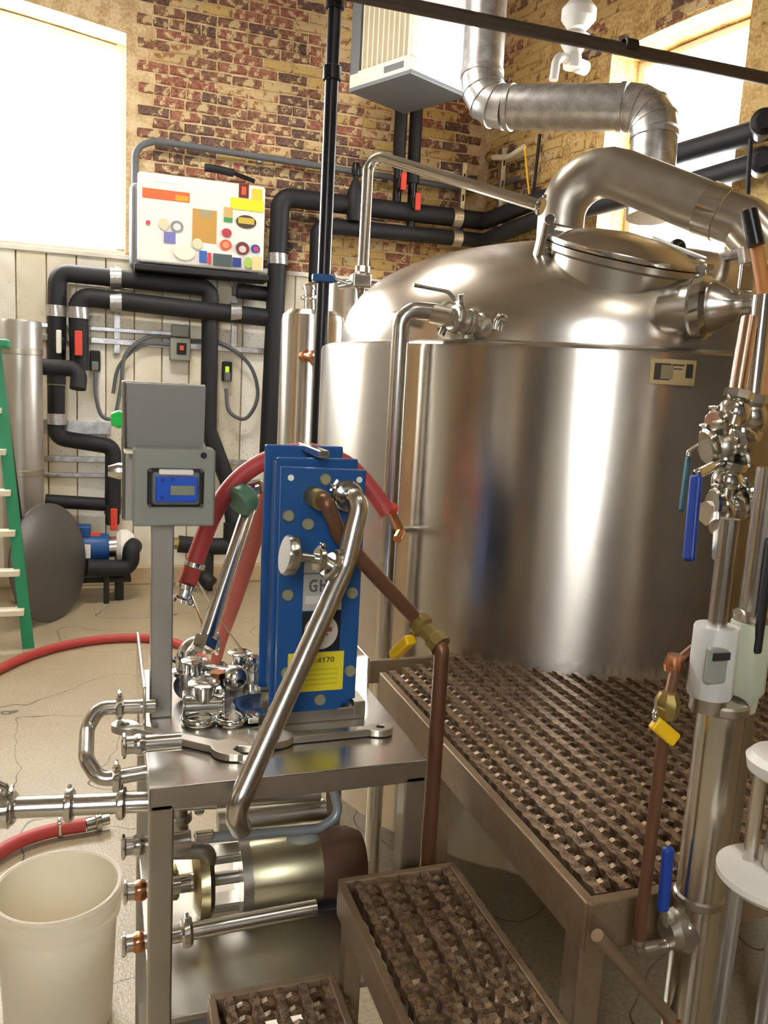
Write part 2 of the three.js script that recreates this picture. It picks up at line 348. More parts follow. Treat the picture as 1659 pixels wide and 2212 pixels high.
// --- wall at the right, running towards the viewer ---
const yellowMortar = std({ map: T.mortarYellow, roughness: 0.9, bumpMap: T.rough, bumpScale: 0.005 });
const wallRight = structure('wall_right'); wallRight.position.set(2.975, 0, -6.5); wallRight.rotation.y = -THREE.MathUtils.degToRad(79);
const W2 = [1.33, 2.42, 2.1, 3.92];
inGroup(wallRight, 'mortar', shell(0, 10.2, 0, CEIL, 0.42, [archHole(W2[0], W2[1], W2[2], W2[3], 0.015)]), yellowMortar);
layBricks(wallRight, 0.02, 4.4, 1.3, 4.7, (u, v, h) => !(u + h > W2[0] - 0.03 && u - h < W2[1] + 0.03 && v > W2[2] - 0.06 && v < W2[3] + 0.06), (u, v) => {
  const p = patch(u * 1.3 + 9, v * 1.3) * 0.6 + patch2(u * 4 + 3, v * 5) * 0.6 + 0.5, q = rnd();
  if (soot(u * 0.8 + 4, v * 0.7) > 0.45 && q < 0.35) return 2;
  if (p > 0.8) return -1;
  if (p > 0.05) return q < 0.8 ? 4 : 3;
  return q < 0.3 ? 4 : q < 0.7 ? 1 : 0;
}, (u, v) => Math.abs(v - 3.6) + (u < 1.3 ? 0 : 0.5 + Math.abs(u - 2.4) * 0.3));
makeWindow('window_2', wallRight, W2[0], W2[1], W2[2], W2[3], 0.015, 1, 2, 0.3);

// --- left wall, and the wall behind the viewer with an added unseen window ---
const wallLeft = structure('wall_left'); wallLeft.position.set(-4, 0, 4); wallLeft.rotation.y = Math.PI / 2;
const sideMat = std({ map: rep(T.rough, 0.5, 0.5), color: 0x9a938a, roughness: 0.9 });
inGroup(wallLeft, 'mortar', shell(0, 11, 0, CEIL, 0.42, []), sideMat);
const wallFront = structure('wall_front'); wallFront.position.set(5.6, 0, 3.4); wallFront.rotation.y = Math.PI;
const W3 = [6.4, 7.7, 2.3, 4.3];
inGroup(wallFront, 'mortar', shell(-0.4, 10, 0, CEIL, 0.3, [archHole(W3[0], W3[1], W3[2], W3[3], 0.1)]), sideMat);
makeWindow('added_window_3', wallFront, W3[0], W3[1], W3[2], W3[3], 0.1, 2, 3, 0.2);  // added window out of view, for the kettle to mirror and light from behind
// unseen posts added along the left wall to mirror as warm stripes in the kettle
[[-3.6, 0.16], [-2.95, 0.18], [-1.2, 0.1], [-0.4, 0.1], [1.5, 0.16]].forEach(([z, w], i) => {
  const t = thing('added_post', `${['first', 'second', 'third', 'fourth', 'fifth'][i]} added pale post along the left wall for the kettle to mirror, counted from the big window`, 'post', [-3.85, 0, z]);
  part(t, 'post', box2([-3.99, 0.02, z - w / 2], [-3.8, CEIL - 0.22, z + w / 2], 0.01), std({ color: 0xe8b45e, roughness: 0.6 }));
  part(t, 'foot_plate', box2([-3.995, 0, z - w], [-3.76, 0.02, z + w], 0.004), M.darkSteel);
});

// steel tanks added out of the frame so the kettle mirrors dull upright bands
[[-3.2, -1.95, 0.42, 'by the left wall nearest the big window'], [-3.2, 0.5, 0.46, 'by the left wall level with the viewer'], [-2.5, 2.6, 0.45, 'in the corner behind the viewer'], [0.9, 2.75, 0.4, 'by the wall straight behind the viewer']].forEach(([x, z, r, where]) => {
  const t = thing('added_tank', `added tall steel tank for the kettle to mirror, ${where}`, 'tank', [x, 0, z]);
  part(t, 'shell', turned([x, 0.35, z], [0, 1, 0], [[0, 0], [0.06, 0.02], [r, 0.5], [r, 2.0], [r * 0.92, 2.12], [r * 0.6, 2.24], [0, 2.3]], 48, 0.5), M.steelDull);
  for (let k = 0; k < 3; k++) { const w = k * 2.094 + 0.5, p = [x + Math.sin(w) * r * 0.9, z + Math.cos(w) * r * 0.9]; part(t, 'leg', rod([p[0], 0, p[1]], [p[0], 0.95, p[1]], 0.025), M.steelDull); }
});

// ceiling strip lights (the lights are at the top of the script)
STRIPS.forEach(([x, y, z, turn], i) => {
  const t = thing('strip_light', ['warm strip light hanging above and behind the viewer', 'warm strip light hanging over the big steel kettle', 'added warm strip light out of view that brightens the far wall'][i], 'light', [x, y, z]);
  part(t, 'housing', box([x, y, z], [1.26, 0.1, 0.2], 0.02), M.white);
  part(t, 'lamp_tube', box([x, y - 0.052, z], [1.2, 0.014, 0.16], 0.005), std({ color: 0xfff3dc, emissive: new THREE.Color(1, 0.86, 0.66), emissiveIntensity: 3 }));
  for (const s of [-0.5, 0.5]) part(t, 'hanger', rod([x + s, y + 0.05, z], [x + s, CEIL, z], 0.006, 0.006, 8), M.darkSteel);
});


// ================= KETTLE =================
const KC = [1.6045, -2.5976], KR = 0.923, RIM = 1.765, DECK = 0.935;
{
  const t = thing('brew_kettle', 'large domed stainless steel brew kettle behind the grated platform', 'kettle', [KC[0], 0, KC[1]]);
  const at = (r, a, y) => [KC[0] + r * Math.sin(a), y, KC[1] + r * Math.cos(a)];
  const lat = (prof, seg = 160, ang = 0.5) => { const g = new THREE.LatheGeometry(prof.map(([r, y]) => new THREE.Vector2(r, y)), seg); return crease(g, ang).translate(KC[0], 0, KC[1]); };
  part(t, 'jacket', lat([[KR - 0.05, 0.32], [KR - 0.006, 0.32], [KR, 0.33], [KR, RIM - 0.02], [KR - 0.003, RIM - 0.006], [KR - 0.012, RIM]]), M.tankBody);
  part(t, 'rim_ledge', lat([[KR - 0.012, RIM], [KR - 0.02, RIM + 0.004], [KR - 0.075, RIM + 0.012]]), M.steelDull);
  const a = KR - 0.068, prof = [], b = 0.365, y0 = 1.775, n = 2.3;
  prof.push([a, RIM]);
  for (let k = 0; k <= 48; k++) { const w = k / 48 * Math.PI / 2; prof.push([a * Math.cos(w) ** (2 / n) + 1e-4, y0 + b * Math.sin(w) ** (2 / n)]); }
  part(t, 'dome', lat(prof, 160, 1.2), M.tankDome);
  part(t, 'jacket_seam', box(at(KR + 0.0005, 0.02, (RIM + 0.4) / 2), [0.004, RIM - 0.4, 0.003]), M.steelDull);
  for (let k = 0; k < 4; k++) { const w = 0.6 + k * Math.PI / 2, p = at(KR - 0.1, w, 0); part(t, 'leg', rod([p[0], 0, p[2]], [p[0], 0.34, p[2]], 0.05), M.steel); }
  // manway on the front right of the dome, its neck leaning outwards
  const ax = new THREE.Vector3(0.04, 1, 0.30).normalize(), mr = 0.184, topC = [1.335, 2.025, -1.996];
  const D = [ax.x, ax.y, ax.z], off = (p, s) => [p[0] + D[0] * s, p[1] + D[1] * s, p[2] + D[2] * s], base = off(topC, -0.26);
  part(t, 'manway_neck', turned(base, D, [[mr, 0], [mr, 0.235], [mr + 0.012, 0.242], [mr + 0.014, 0.258], [mr - 0.02, 0.26]], 72), M.steelDull);
  part(t, 'weld_collar', turned(off(base, 0.155), D, [[mr, 0], [mr + 0.006, 0.004], [mr + 0.004, 0.012], [mr, 0.014]], 72), M.steelDull);
  const lid = part(t, 'manway_lid', turned(off(base, 0.262), D, [[0, 0], [mr + 0.018, 0], [mr + 0.021, 0.006], [mr + 0.019, 0.014], [mr + 0.004, 0.02], [mr * 0.8, 0.04], [mr * 0.5, 0.052], [0, 0.06]], 72, 0.9), M.steel);
  const side = new THREE.Vector3(0.84, 0, 0.545); side.addScaledVector(ax, -side.dot(ax)).normalize(); const depth = side.clone().cross(ax);
  const ring = (w, r, h) => { const c = V(off(base, h)); c.addScaledVector(side, Math.cos(w) * r).addScaledVector(depth, Math.sin(w) * r); return [c.x, c.y, c.z]; };
  // hinge bracket at the left, clamp lever at the right
  const hinge = part(t, 'hinge_bracket', [rod(ring(3.1, mr + 0.03, 0.16), ring(3.1, mr + 0.03, 0.3), 0.024), rod(ring(3.1, mr - 0.02, 0.19), ring(3.1, mr + 0.03, 0.19), 0.014), rod(ring(3.1, mr - 0.05, 0.29), ring(3.1, mr + 0.03, 0.29), 0.016)], M.steelBright);
  part(hinge, 'hinge_pin', rod(ring(2.9, mr + 0.035, 0.315), ring(3.3, mr + 0.035, 0.315), 0.013), M.steelBright);
  const lever = part(lid, 'clamp_lever', rod(ring(-0.3, mr - 0.12, 0.315), ring(-0.1, mr + 0.03, 0.292), 0.009), M.steel);
  part(lever, 'knob', new THREE.SphereGeometry(0.024, 20, 14).translate(...ring(-0.35, mr - 0.04, 0.305)), M.blackGloss, 'dark round clamp knob');
  // vapour stack
  const s0 = [1.552, 2.235, -2.723], s1 = [1.568, 2.499, -2.761], s3 = [1.879, 2.278, -2.371], s4 = [1.952, 2.224, -2.272];
  const st = part(t, 'vapour_stack', pipe([[s0[0], 1.98, s0[2]], s1, s3], 0.084, 0.145, 36), M.steelDull);
  part(st, 'stack_coupling', turned(s3, sub3(s4, s3), [[0.084, 0], [0.087, 0.002], [0.087, 0.07], [0.084, 0.072]], 36), M.steelBright);
  part(st, 'stack_elbow', pipe([lerp(s3, s4, 0.5), lerp(s3, s4, 1.1), [2.006, 2.132, -2.195]], 0.083, 0.06, 28), M.steel);
  // rating plate
  const plate = (px, w, h, y, m, r) => { const g = new THREE.BoxGeometry(w, h, 0.003, 8, 1, 1), p = g.attributes.position; for (let i = 0; i < p.count; i++) { const u = p.getX(i) / KR + px, q = KR + r + p.getZ(i); p.setXYZ(i, KC[0] + q * Math.sin(u), p.getY(i) + y, KC[1] + q * Math.cos(u)); } g.computeVertexNormals(); return g; };
  const cv = document.createElement('canvas'); cv.width = 256; cv.height = 128; const x = cv.getContext('2d');
  x.fillStyle = '#b9a274'; x.fillRect(0, 0, 256, 128); x.fillStyle = '#3a3226'; x.fillRect(22, 22, 92, 84); x.fillStyle = '#8d7d5e'; x.fillRect(60, 30, 70, 70); x.fillStyle = '#3a3226'; x.fillRect(200, 20, 40, 70); x.fillRect(120, 24, 70, 8); x.fillRect(130, 44, 50, 6);
  const ct = new THREE.CanvasTexture(cv); ct.colorSpace = THREE.SRGBColorSpace;
  const pl = [1.325, 1.714, -1.723]; const pa = Math.atan2(pl[0] - KC[0], pl[2] - KC[1]);
  part(t, 'rating_plate', plate(pa, 0.112, 0.062, 1.712, std({}), 0.002), std({ map: ct, roughness: 0.5, metalness: 0.3 }), 'small brass coloured rating plate');
  // sight eye on the dome by the rim
  const e = [0.988, 1.803, -2.004];
  part(t, 'lifting_eye', aim(new THREE.TorusGeometry(0.026, 0.008, 10, 24, Math.PI).scale(0.7, 1.3, 1), e, [0, 1, 0]), M.steelBright);
}


// ================= ALONG THE FAR WALL =================
const BZ = -6.34; // centre plane of the insulated pipe runs
// clamp band round an insulated pipe
const band = (c, d, r) => turned([c[0] - d[0] * 0.04, c[1] - d[1] * 0.04, c[2] - d[2] * 0.04], d, [[r, 0], [r + 0.006, 0.002], [r + 0.006, 0.078], [r, 0.08]], 20);
const wallFoot = (p) => [p[0], p[1], -6.452];

function insulated(label, pts, r, bands = [], extra = []) {
  const t = thing('insulated_pipe', label, 'pipe', [pts[0][0], Math.min(...pts.map((p) => p[1])), pts[0][2]]);
  part(t, 'foam_sleeve', pipe(pts, r, r * 1.25, 18), M.black);
  for (const [c, d] of bands) {
    const b = part(t, 'pipe_band', band(c, d, r), M.galv);
    part(b, 'standoff', rod([c[0], c[1], c[2] - r], wallFoot(c), 0.012, 0.012, 8), M.galv);
  }
  for (const f of extra) f(t);
  return t;
}
const lever = (t, c, m, h = 0.16, w = 0.035) => { const v = part(t, 'ball_valve', box(c, [0.07, 0.09, 0.07], 0.015), M.darkSteel); part(v, 'handle', box([c[0], c[1] + 0.01, c[2] + 0.06], [w, h, 0.02], 0.008), m); return v; };

insulated('black insulated pipe looping from far left over the white boards', [[-0.333, 1.51, -6.34], [-0.32, 2.284, -6.34], [0.734, 2.268, -6.34], [0.738, 1.215, -6.34], [0.893, 0.827, -6.34], [0.956, 0.344, -6.2]], 0.062,
  [[[-0.328, 2.019, -6.34], [0, 1, 0]], [[0.067, 2.281, -6.34], [1, 0, 0]]], [(t) => lever(t, [-0.308, 1.795, -6.27], M.white)]);
insulated('black insulated pipe dropping from the loop at far left to the blue pump', [[-0.333, 1.503, -6.34], [-0.339, 1.131, -6.34], [0.053, 1.074, -6.34], [0.051, 0.748, -6.34], [0.048, 0.573, -6.34]], 0.058, [[[-0.335, 1.264, -6.34], [0, 1, 0]]],
  [(t) => { const v = part(t, 'red_ball_valve', box([0.048, 0.573, -6.34], [0.1, 0.16, 0.1], 0.02), M.darkSteel); part(v, 'handle', box([0.056, 0.553, -6.22], [0.05, 0.16, 0.02], 0.008), M.redHandle); }]);
insulated('black insulated pipe with a red valve handle under the loop at the left', [[-0.176, 1.616, -6.3], [-0.186, 2.129, -6.3], [1.206, 2.08, -6.3]], 0.066,
  [[[-0.181, 2.015, -6.3], [0, 1, 0]], [[0.067, 2.111, -6.3], [1, 0, 0]], [[0.913, 2.099, -6.3], [1, 0, 0]]], [(t) => lever(t, [-0.179, 1.792, -6.22], M.redHandle, 0.17, 0.05)]);
insulated('short black insulated elbow coming out of the steel column', [[-0.433, 1.628, -6.14], [-0.172, 1.627, -6.14], [-0.183, 1.49, -6.1]], 0.055);
insulated('thick black insulated riser beside the sticker covered cabinet, turning along the brick', [[1.189, 0.947, -6.28], [1.222, 2.959, -6.28], [2.875, 2.967, -6.28]], 0.07, [[[2.632, 2.968, -6.28], [1, 0, 0]], [[1.216, 2.512, -6.28], [0, 1, 0]]]);
insulated('lower black insulated pipe along the brick ending in a drop by the blue clamp', [[1.522, 2.373, -6.3], [1.519, 2.794, -6.3], [2.876, 2.819, -6.3]], 0.06, [[[2.652, 2.814, -6.3], [1, 0, 0]]]);
insulated('stub of black insulated pipe under the cabinet', [[0.926, 2.262, -6.32], [1.226, 2.254, -6.32]], 0.055);
insulated('black pipe with two steel rails near the floor at far left', [[-0.416, 0.666, -6.36], [0.012, 0.64, -6.36]], 0.05);
insulated('upper black insulated pipe crossing the right hand window', [[2.865, 2.958, -6.23], [2.974, 3.014, -5.666], [3.239, 3.085, -4.306], [3.341, 3.094, -3.777]], 0.062);
insulated('lower black insulated pipe crossing the right hand window', [[2.882, 2.812, -6.243], [2.992, 2.883, -5.677], [3.26, 2.905, -4.302], [3.363, 2.931, -3.772]], 0.06);
// black dropper pair from the heater
for (const [a, b, label] of [[[2.135, 3.745, -6.3], [2.135, 2.978, -6.3], 'left of two black pipes dropping from the unit heater'], [[2.256, 3.747, -6.3], [2.261, 2.808, -6.3], 'right of two black pipes dropping from the unit heater']]) {
  const t = thing('insulated_pipe', label, 'pipe', b);
  part(t, 'foam_sleeve', pipe([a, lerp(a, b, 0.6)], 0.05, 0, 16), M.black);
  part(t, 'lower_pipe', pipe([lerp(a, b, 0.6), b], 0.035, 0, 14), M.blackGloss);
  lever(t, [lerp(a, b, 0.78)[0], lerp(a, b, 0.78)[1], -6.22], M.redHandle, 0.13, 0.045);
}
// air separator like black bulb on the upper brick pipe
{
  const c = [1.781, 3.101, -6.24], t = thing('air_vent', 'black bulbous air vent standing on the brick wall pipe', 'vent', c);
  part(t, 'body', turned([c[0], c[1] - 0.26, c[2]], [0, 1, 0], [[0, 0], [0.05, 0], [0.062, 0.06], [0.062, 0.2], [0.04, 0.26], [0.02, 0.3], [0.02, 0.33]], 20, 0.9), M.black);
  part(t, 'cap', turned([c[0], c[1] + 0.07, c[2]], [0, 1, 0], [[0, 0], [0.032, 0], [0.036, 0.04], [0.025, 0.09], [0, 0.095]], 16), M.blackGloss);
}
// thin conduits
const conduit = (label, pts, r, m = M.galv, bend = 0.12) => { const t = thing('conduit', label, 'conduit', pts[0]); part(t, 'tube', pipe(pts, r, bend, 12), m); return t; };
{
  const t = conduit('grey conduit arching from the window sill over the cabinet and along the brick', [[0.195, 2.431, -6.42], [0.197, 3.2, -6.42], [0.333, 3.262, -6.42], [1.798, 3.241, -6.42], [2.867, 3.227, -6.42]], 0.024, M.rubberGrey, 0.14);
  for (const p of [[1.08, 3.248, -6.42], [2.334, 3.236, -6.42]]) part(t, 'saddle', box([p[0], p[1], -6.45], [0.03, 0.075, 0.06], 0.006), M.galv);
}
conduit('thin grey conduit running up the corner of the brick walls', [[2.933, 3.231, -6.402], [3.012, 3.255, -5.995]], 0.02, M.greyPaint, 0);
conduit('thin dark cable hanging down the right hand brick wall', [[3.061, 3.532, -5.797], [3.056, 3.041, -5.82]], 0.012, M.black, 0);
// strut hangers in the brick corner
for (const [p, l] of [[[2.715, 3.101, -6.38], 'slotted steel strut holding the pipes left of the brick corner'], [[2.942, 3.19, -6.146], 'slotted steel strut holding the pipes right of the brick corner']]) {
  const t = thing('strut_channel', l, 'bracket', [p[0], p[1] - 0.25, p[2]]);
  part(t, 'channel', box(p, [0.04, 0.62, 0.05], 0.004), M.galv);
  for (const s of [-0.16, 0.04, 0.2]) part(t, 'slot', box([p[0], p[1] + s, p[2] + 0.024], [0.015, 0.05, 0.006], 0.003), M.darkSteel);
}
// hanging hook lamp thing in the corner: brass and cream hook with cord
{
  const a = [2.867, 3.438, -6.216], b = [2.913, 3.398, -5.981], c = [2.947, 3.428, -5.806];
  const t = thing('curved_hook', 'cream curved hook with a yellow cord in the brick corner', 'hook', a);
  part(t, 'arm', curve([a, b, lerp(b, c, 0.7), c], 0.022, 24, 10), M.cream);
  part(t, 'boss', new THREE.SphereGeometry(0.045, 16, 12).translate(...a), M.brass);
  part(t, 'cord', curve([c, [2.975, 3.187, -5.767], [3, 3.021, -5.742]], 0.008, 16, 6), M.yellow);
}

// sticker covered white cabinet
{
  const z0 = -6.44, zf = -6.22, a = [0.207, 3.011, -6.22], b = [1.112, 2.389, -6.22], t0 = [1.093, 2.997, -6.22], l0 = [0.211, 2.402, -6.22];
  const x0 = (a[0] + l0[0]) / 2, x1 = (b[0] + t0[0]) / 2, y0 = (b[1] + l0[1]) / 2, y1 = (a[1] + t0[1]) / 2;
  const t = thing('sticker_cabinet', 'white wall cabinet covered in stickers above the black pipes', 'cabinet', [x0, y0, z0]);
  part(t, 'body', box2([x0 - 0.05, y0 - 0.05, z0], [x1 - 0.02, y1 - 0.06, zf - 0.06], 0.05), M.greyPaint);
  const door = part(t, 'door', box2([x0, y0, zf - 0.05], [x1, y1, zf], 0.045), M.white);
  const W = x1 - x0, H = y1 - y0;
  let lift = 0;
  const st = (u, v, w, h, m, round, name = 'sticker') => { lift += 0.0005; const zs = zf + 0.001 + lift; // u, v from the top left, in shares
    const cx = x0 + u * W, cy = y1 - v * H;
    const g = round ? new THREE.CylinderGeometry(w * W / 2, w * W / 2, 0.003, 24).rotateX(Math.PI / 2).scale(1, h * H / (w * W), 1).translate(cx, cy, zs) : box([cx, cy, zs], [w * W, h * H, 0.003]);
    return part(door, name, g, m);
  };
  const col = (c) => std({ color: c, roughness: 0.5 });
  const strip = st(0.215, 0.235, 0.36, 0.11, col(0xe06a35)); void strip;
  st(0.335, 0.25, 0.1, 0.06, col(0xf0a52c));
  const cv = document.createElement('canvas'); cv.width = 256; cv.height = 48; const x = cv.getContext('2d'); x.fillStyle = '#f6f4ee'; x.fillRect(0, 0, 256, 48); x.fillStyle = '#33343a'; for (let k = 0, u = 14; k < 13; k++) { const w = k === 6 ? 0 : 11 + (k * 7) % 6; x.fillRect(u, 14 + (k % 3) * 3, w, 20 - (k % 3) * 3); u += w + 4; }
  const nt = new THREE.CanvasTexture(cv); nt.colorSpace = THREE.SRGBColorSpace;
  st(0.22, 0.075, 0.18, 0.05, std({ map: nt, roughness: 0.5 }), false, 'name_label');
  st(0.515, 0.53, 0.19, 0.37, M.kraft); st(0.52, 0.39, 0.1, 0.08, col(0xa99c7c));
  st(0.82, 0.08, 0.08, 0.16, col(0x6d2a22)); st(0.82, 0.08, 0.035, 0.09, col(0xe0612f)); st(0.93, 0.11, 0.08, 0.14, col(0xe2c93a));
  st(0.85, 0.235, 0.27, 0.13, col(0xf2df2c)); st(0.7, 0.35, 0.07, 0.12, col(0xd0b070)); st(0.7, 0.43, 0.07, 0.05, col(0x3f9a58));
  st(0.845, 0.43, 0.165, 0.15, col(0x4a4032), true); st(0.845, 0.42, 0.13, 0.07, col(0xc9b04a));
  st(0.2, 0.56, 0.08, 0.13, col(0xe3d3b0), true); st(0.3, 0.57, 0.1, 0.13, col(0x8d9096), true); st(0.3, 0.575, 0.06, 0.08, col(0xdfe0e2), true); st(0.245, 0.7, 0.09, 0.12, col(0x7b7cc0)); st(0.08, 0.56, 0.035, 0.05, col(0xd04a6a), true);
  st(0.69, 0.58, 0.08, 0.1, col(0xb5404a), true); st(0.685, 0.72, 0.095, 0.12, col(0xe4603c), true); st(0.685, 0.72, 0.055, 0.07, col(0xf09a6e), true);
  st(0.82, 0.74, 0.11, 0.15, col(0x6d3a40), true); st(0.82, 0.75, 0.06, 0.08, col(0xd8c6c2), true); st(0.925, 0.73, 0.075, 0.1, col(0x3550b0), true); st(0.93, 0.73, 0.04, 0.06, col(0xe0484a), true);
  st(0.36, 0.86, 0.16, 0.16, col(0xf1efd8), true); st(0.46, 0.74, 0.08, 0.12, col(0xd8d8b4), true); st(0.505, 0.88, 0.06, 0.13, col(0x3a62b8)); st(0.555, 0.89, 0.03, 0.12, col(0xd24a54)); st(0.66, 0.9, 0.15, 0.14, col(0x4d5a5c)); st(0.775, 0.91, 0.07, 0.11, col(0x2e3f86)); st(0.87, 0.9, 0.07, 0.13, col(0xa4c860), true); st(0.94, 0.9, 0.08, 0.16, col(0xe0d49a));
  part(t, 'support_tray', box2([x0 - 0.02, y0 - 0.06, z0], [x1 + 0.04, y0 - 0.012, zf + 0.02], 0.012), M.black);
  for (const s of [0.2, 0.8]) part(t, 'bracket', box2([x0 + W * s - 0.02, y0 - 0.16, -6.452], [x0 + W * s + 0.02, y0 - 0.04, z0 + 0.06], 0.006), M.greyPaint);
  // black hold-down arm lying on the top
  const k = thing('spray_wand', 'black spray wand lying along the top of the white cabinet', 'wand', [x0 + W * 0.5, y1, zf - 0.03]);
  part(k, 'grip', curve([[0.665, 3.086, -6.25], [0.756, 3.085, -6.25], [0.871, 3.074, -6.25]], 0.028, 12, 10), M.black);
  part(k, 'lance', pipe([[0.855, 3.079, -6.25], [1.023, 3.036, -6.25]], 0.016, 0, 10), M.blackGloss);
}

// galvanised strut rails and brackets on the boards
const rail = (label, a, b, w = 0.042) => { const t = thing('strut_rail', label, 'rail', a); part(t, 'channel', box2([a[0], a[1] - w / 2, -6.478], [b[0], a[1] + w / 2, -6.44], 0.004), M.galv); return t; };
rail('galvanised strut rail across the boards above the electrical box', [-0.434, 1.921, -6.46], [0.471, 1.953, -6.46], 0.03);
rail('galvanised strut rail across the boards level with the electrical box', [-0.435, 1.837, -6.46], [1.422, 1.841, -6.46]);
rail('galvanised strut rail low on the boards behind the control box', [-0.442, 1.202, -6.46], [0.038, 1.17, -6.46], 0.1);
rail('galvanised strut rail below the left hand cable', [-0.444, 0.966, -6.46], [1.155, 0.963, -6.46]);
rail('lowest galvanised strut rail above the blue pump', [-0.446, 0.846, -6.46], [0.032, 0.836, -6.46], 0.03);
for (const [p, l] of [[[0.078, 2.112, -6.44], 'perforated steel strap left of the cabinet brackets'], [[0.931, 2.198, -6.44], 'perforated steel strap under the white cabinet']]) {
  const t = thing('pipe_strap', l, 'strap', p); part(t, 'strap', box([p[0], p[1] - 0.05, -6.46], [0.045, 0.62, 0.03], 0.004), M.galv);
  part(t, 'union', turned([p[0], p[1] + 0.1, -6.44], [0, 1, 0], [[0, 0], [0.04, 0], [0.05, 0.02], [0.05, 0.06], [0.04, 0.08], [0, 0.08]], 8), M.galv);
}
// electrical box with conduits and flexible whips
{
  const c = [0.526, 1.86, -6.42], t = thing('switch_box', 'grey electrical switch box on the white boards', 'switch box', c);
  part(t, 'lower_box', box([c[0], c[1] - 0.05, -6.435], [0.15, 0.17, 0.085], 0.012), M.greyBox);
  part(t, 'upper_box', box([c[0], c[1] + 0.085, -6.44], [0.13, 0.09, 0.075], 0.012), M.greyBox);
  const s = part(t, 'switch', box([c[0] + 0.01, c[1] - 0.045, -6.39], [0.07, 0.085, 0.012], 0.004), M.dark); part(s, 'rocker', box([c[0] + 0.01, c[1] - 0.04, -6.382], [0.03, 0.035, 0.01], 0.003), M.orange);
}
const cable = (label, pts, r = 0.014, m = M.rubberGrey) => { const t = thing('cable', label, 'cable', pts[0]); part(t, 'sheath', curve(pts, r, 48, 10), m); return t; };
cable('grey cable looping left from the electrical box down behind the control box', [[0.469, 1.897, -6.43], [0.295, 1.884, -6.4], [0.139, 1.75, -6.38], [0.108, 1.531, -6.38], [0.069, 1.293, -6.38]]);
cable('second grey cable looping left from the electrical box', [[0.47, 1.839, -6.43], [0.264, 1.826, -6.42], [0.095, 1.664, -6.4], [0.05, 1.461, -6.4]], 0.013);
cable('grey cable looping right from the electrical box to the lit plug', [[0.591, 1.881, -6.43], [0.829, 1.872, -6.4], [1.047, 1.719, -6.38], [1.111, 1.475, -6.38], [1.016, 1.311, -6.38], [0.901, 1.36, -6.38], [0.871, 1.534, -6.4]]);
cable('grey cable hanging from the dark plug at the left', [[-0.072, 1.605, -6.4], [-0.065, 1.422, -6.38], [-0.021, 1.29, -6.38], [0.07, 1.266, -6.38]]);
for (const [p, l, lit] of [[[-0.075, 1.671, -6.44], 'dark wall plug beside the red valve pipe', 0], [[0.881, 1.646, -6.44], 'dark wall plug with a small green light', 1]]) {
  const t = thing('power_plug', l, 'plug', p);
  part(t, 'socket', box([p[0], p[1] + 0.02, -6.452], [0.075, 0.15, 0.05], 0.012), M.dark);
  part(t, 'plug_body', box([p[0], p[1] - 0.02, -6.41], [0.05, 0.07, 0.04], 0.012), M.greyPaint);
  if (lit) part(t, 'indicator_light', box([p[0], p[1] + 0.035, -6.423], [0.03, 0.045, 0.008], 0.003), std({ color: 0xb4d83a, emissive: 0x9acc20, emissiveIntensity: 0.5 }));
}
// stainless column at the far left
{
  const c = [-0.53, 1.292, -6], t = thing('steel_column', 'tall brushed stainless steel column at the far left', 'column', [c[0], 0, c[2]]), top = [-0.521, 1.923, -6][1];
  part(t, 'shell', turned([c[0], 0.25, c[2]], [0, 1, 0], [[0, 0], [0.128, 0], [0.13, 0.01], [0.13, top - 0.27], [0.122, top - 0.25], [0, top - 0.245]], 40), M.alu);
  for (const y of [0.9, 1.7]) part(t, 'hoop', turned([c[0], y, c[2]], [0, 1, 0], [[0.13, 0], [0.134, 0.003], [0.134, 0.04], [0.13, 0.043]], 40), M.steelDull);
  for (let k = 0; k < 3; k++) part(t, 'leg', rod([c[0] + Math.sin(k * 2.1) * 0.09, 0, c[2] + Math.cos(k * 2.1) * 0.09], [c[0] + Math.sin(k * 2.1) * 0.09, 0.26, c[2] + Math.cos(k * 2.1) * 0.09], 0.015), M.steelDull);
}
// round steel lid leaning at the foot of the column
{
  const f = [-0.334, 0, -5.587], t = thing('dished_disc', 'round grey dished steel disc standing on edge behind the ladder', 'disc', f), R = 0.385;
  const n = new THREE.Vector3(0.80, 0.10, 0.5).normalize(), c = [f[0], R * 0.99, f[2]];
  part(t, 'dish', turned(c, [n.x, n.y, n.z], [[0, 0.06], [R * 0.4, 0.055], [R * 0.75, 0.035], [R * 0.97, 0.004], [R, -0.005], [R, -0.02], [R * 0.97, -0.02], [R * 0.7, 0.015], [0, 0.04]], 64, 0.9), std({ color: 0x6c6a66, metalness: 0.7, roughness: 0.45 }));
}
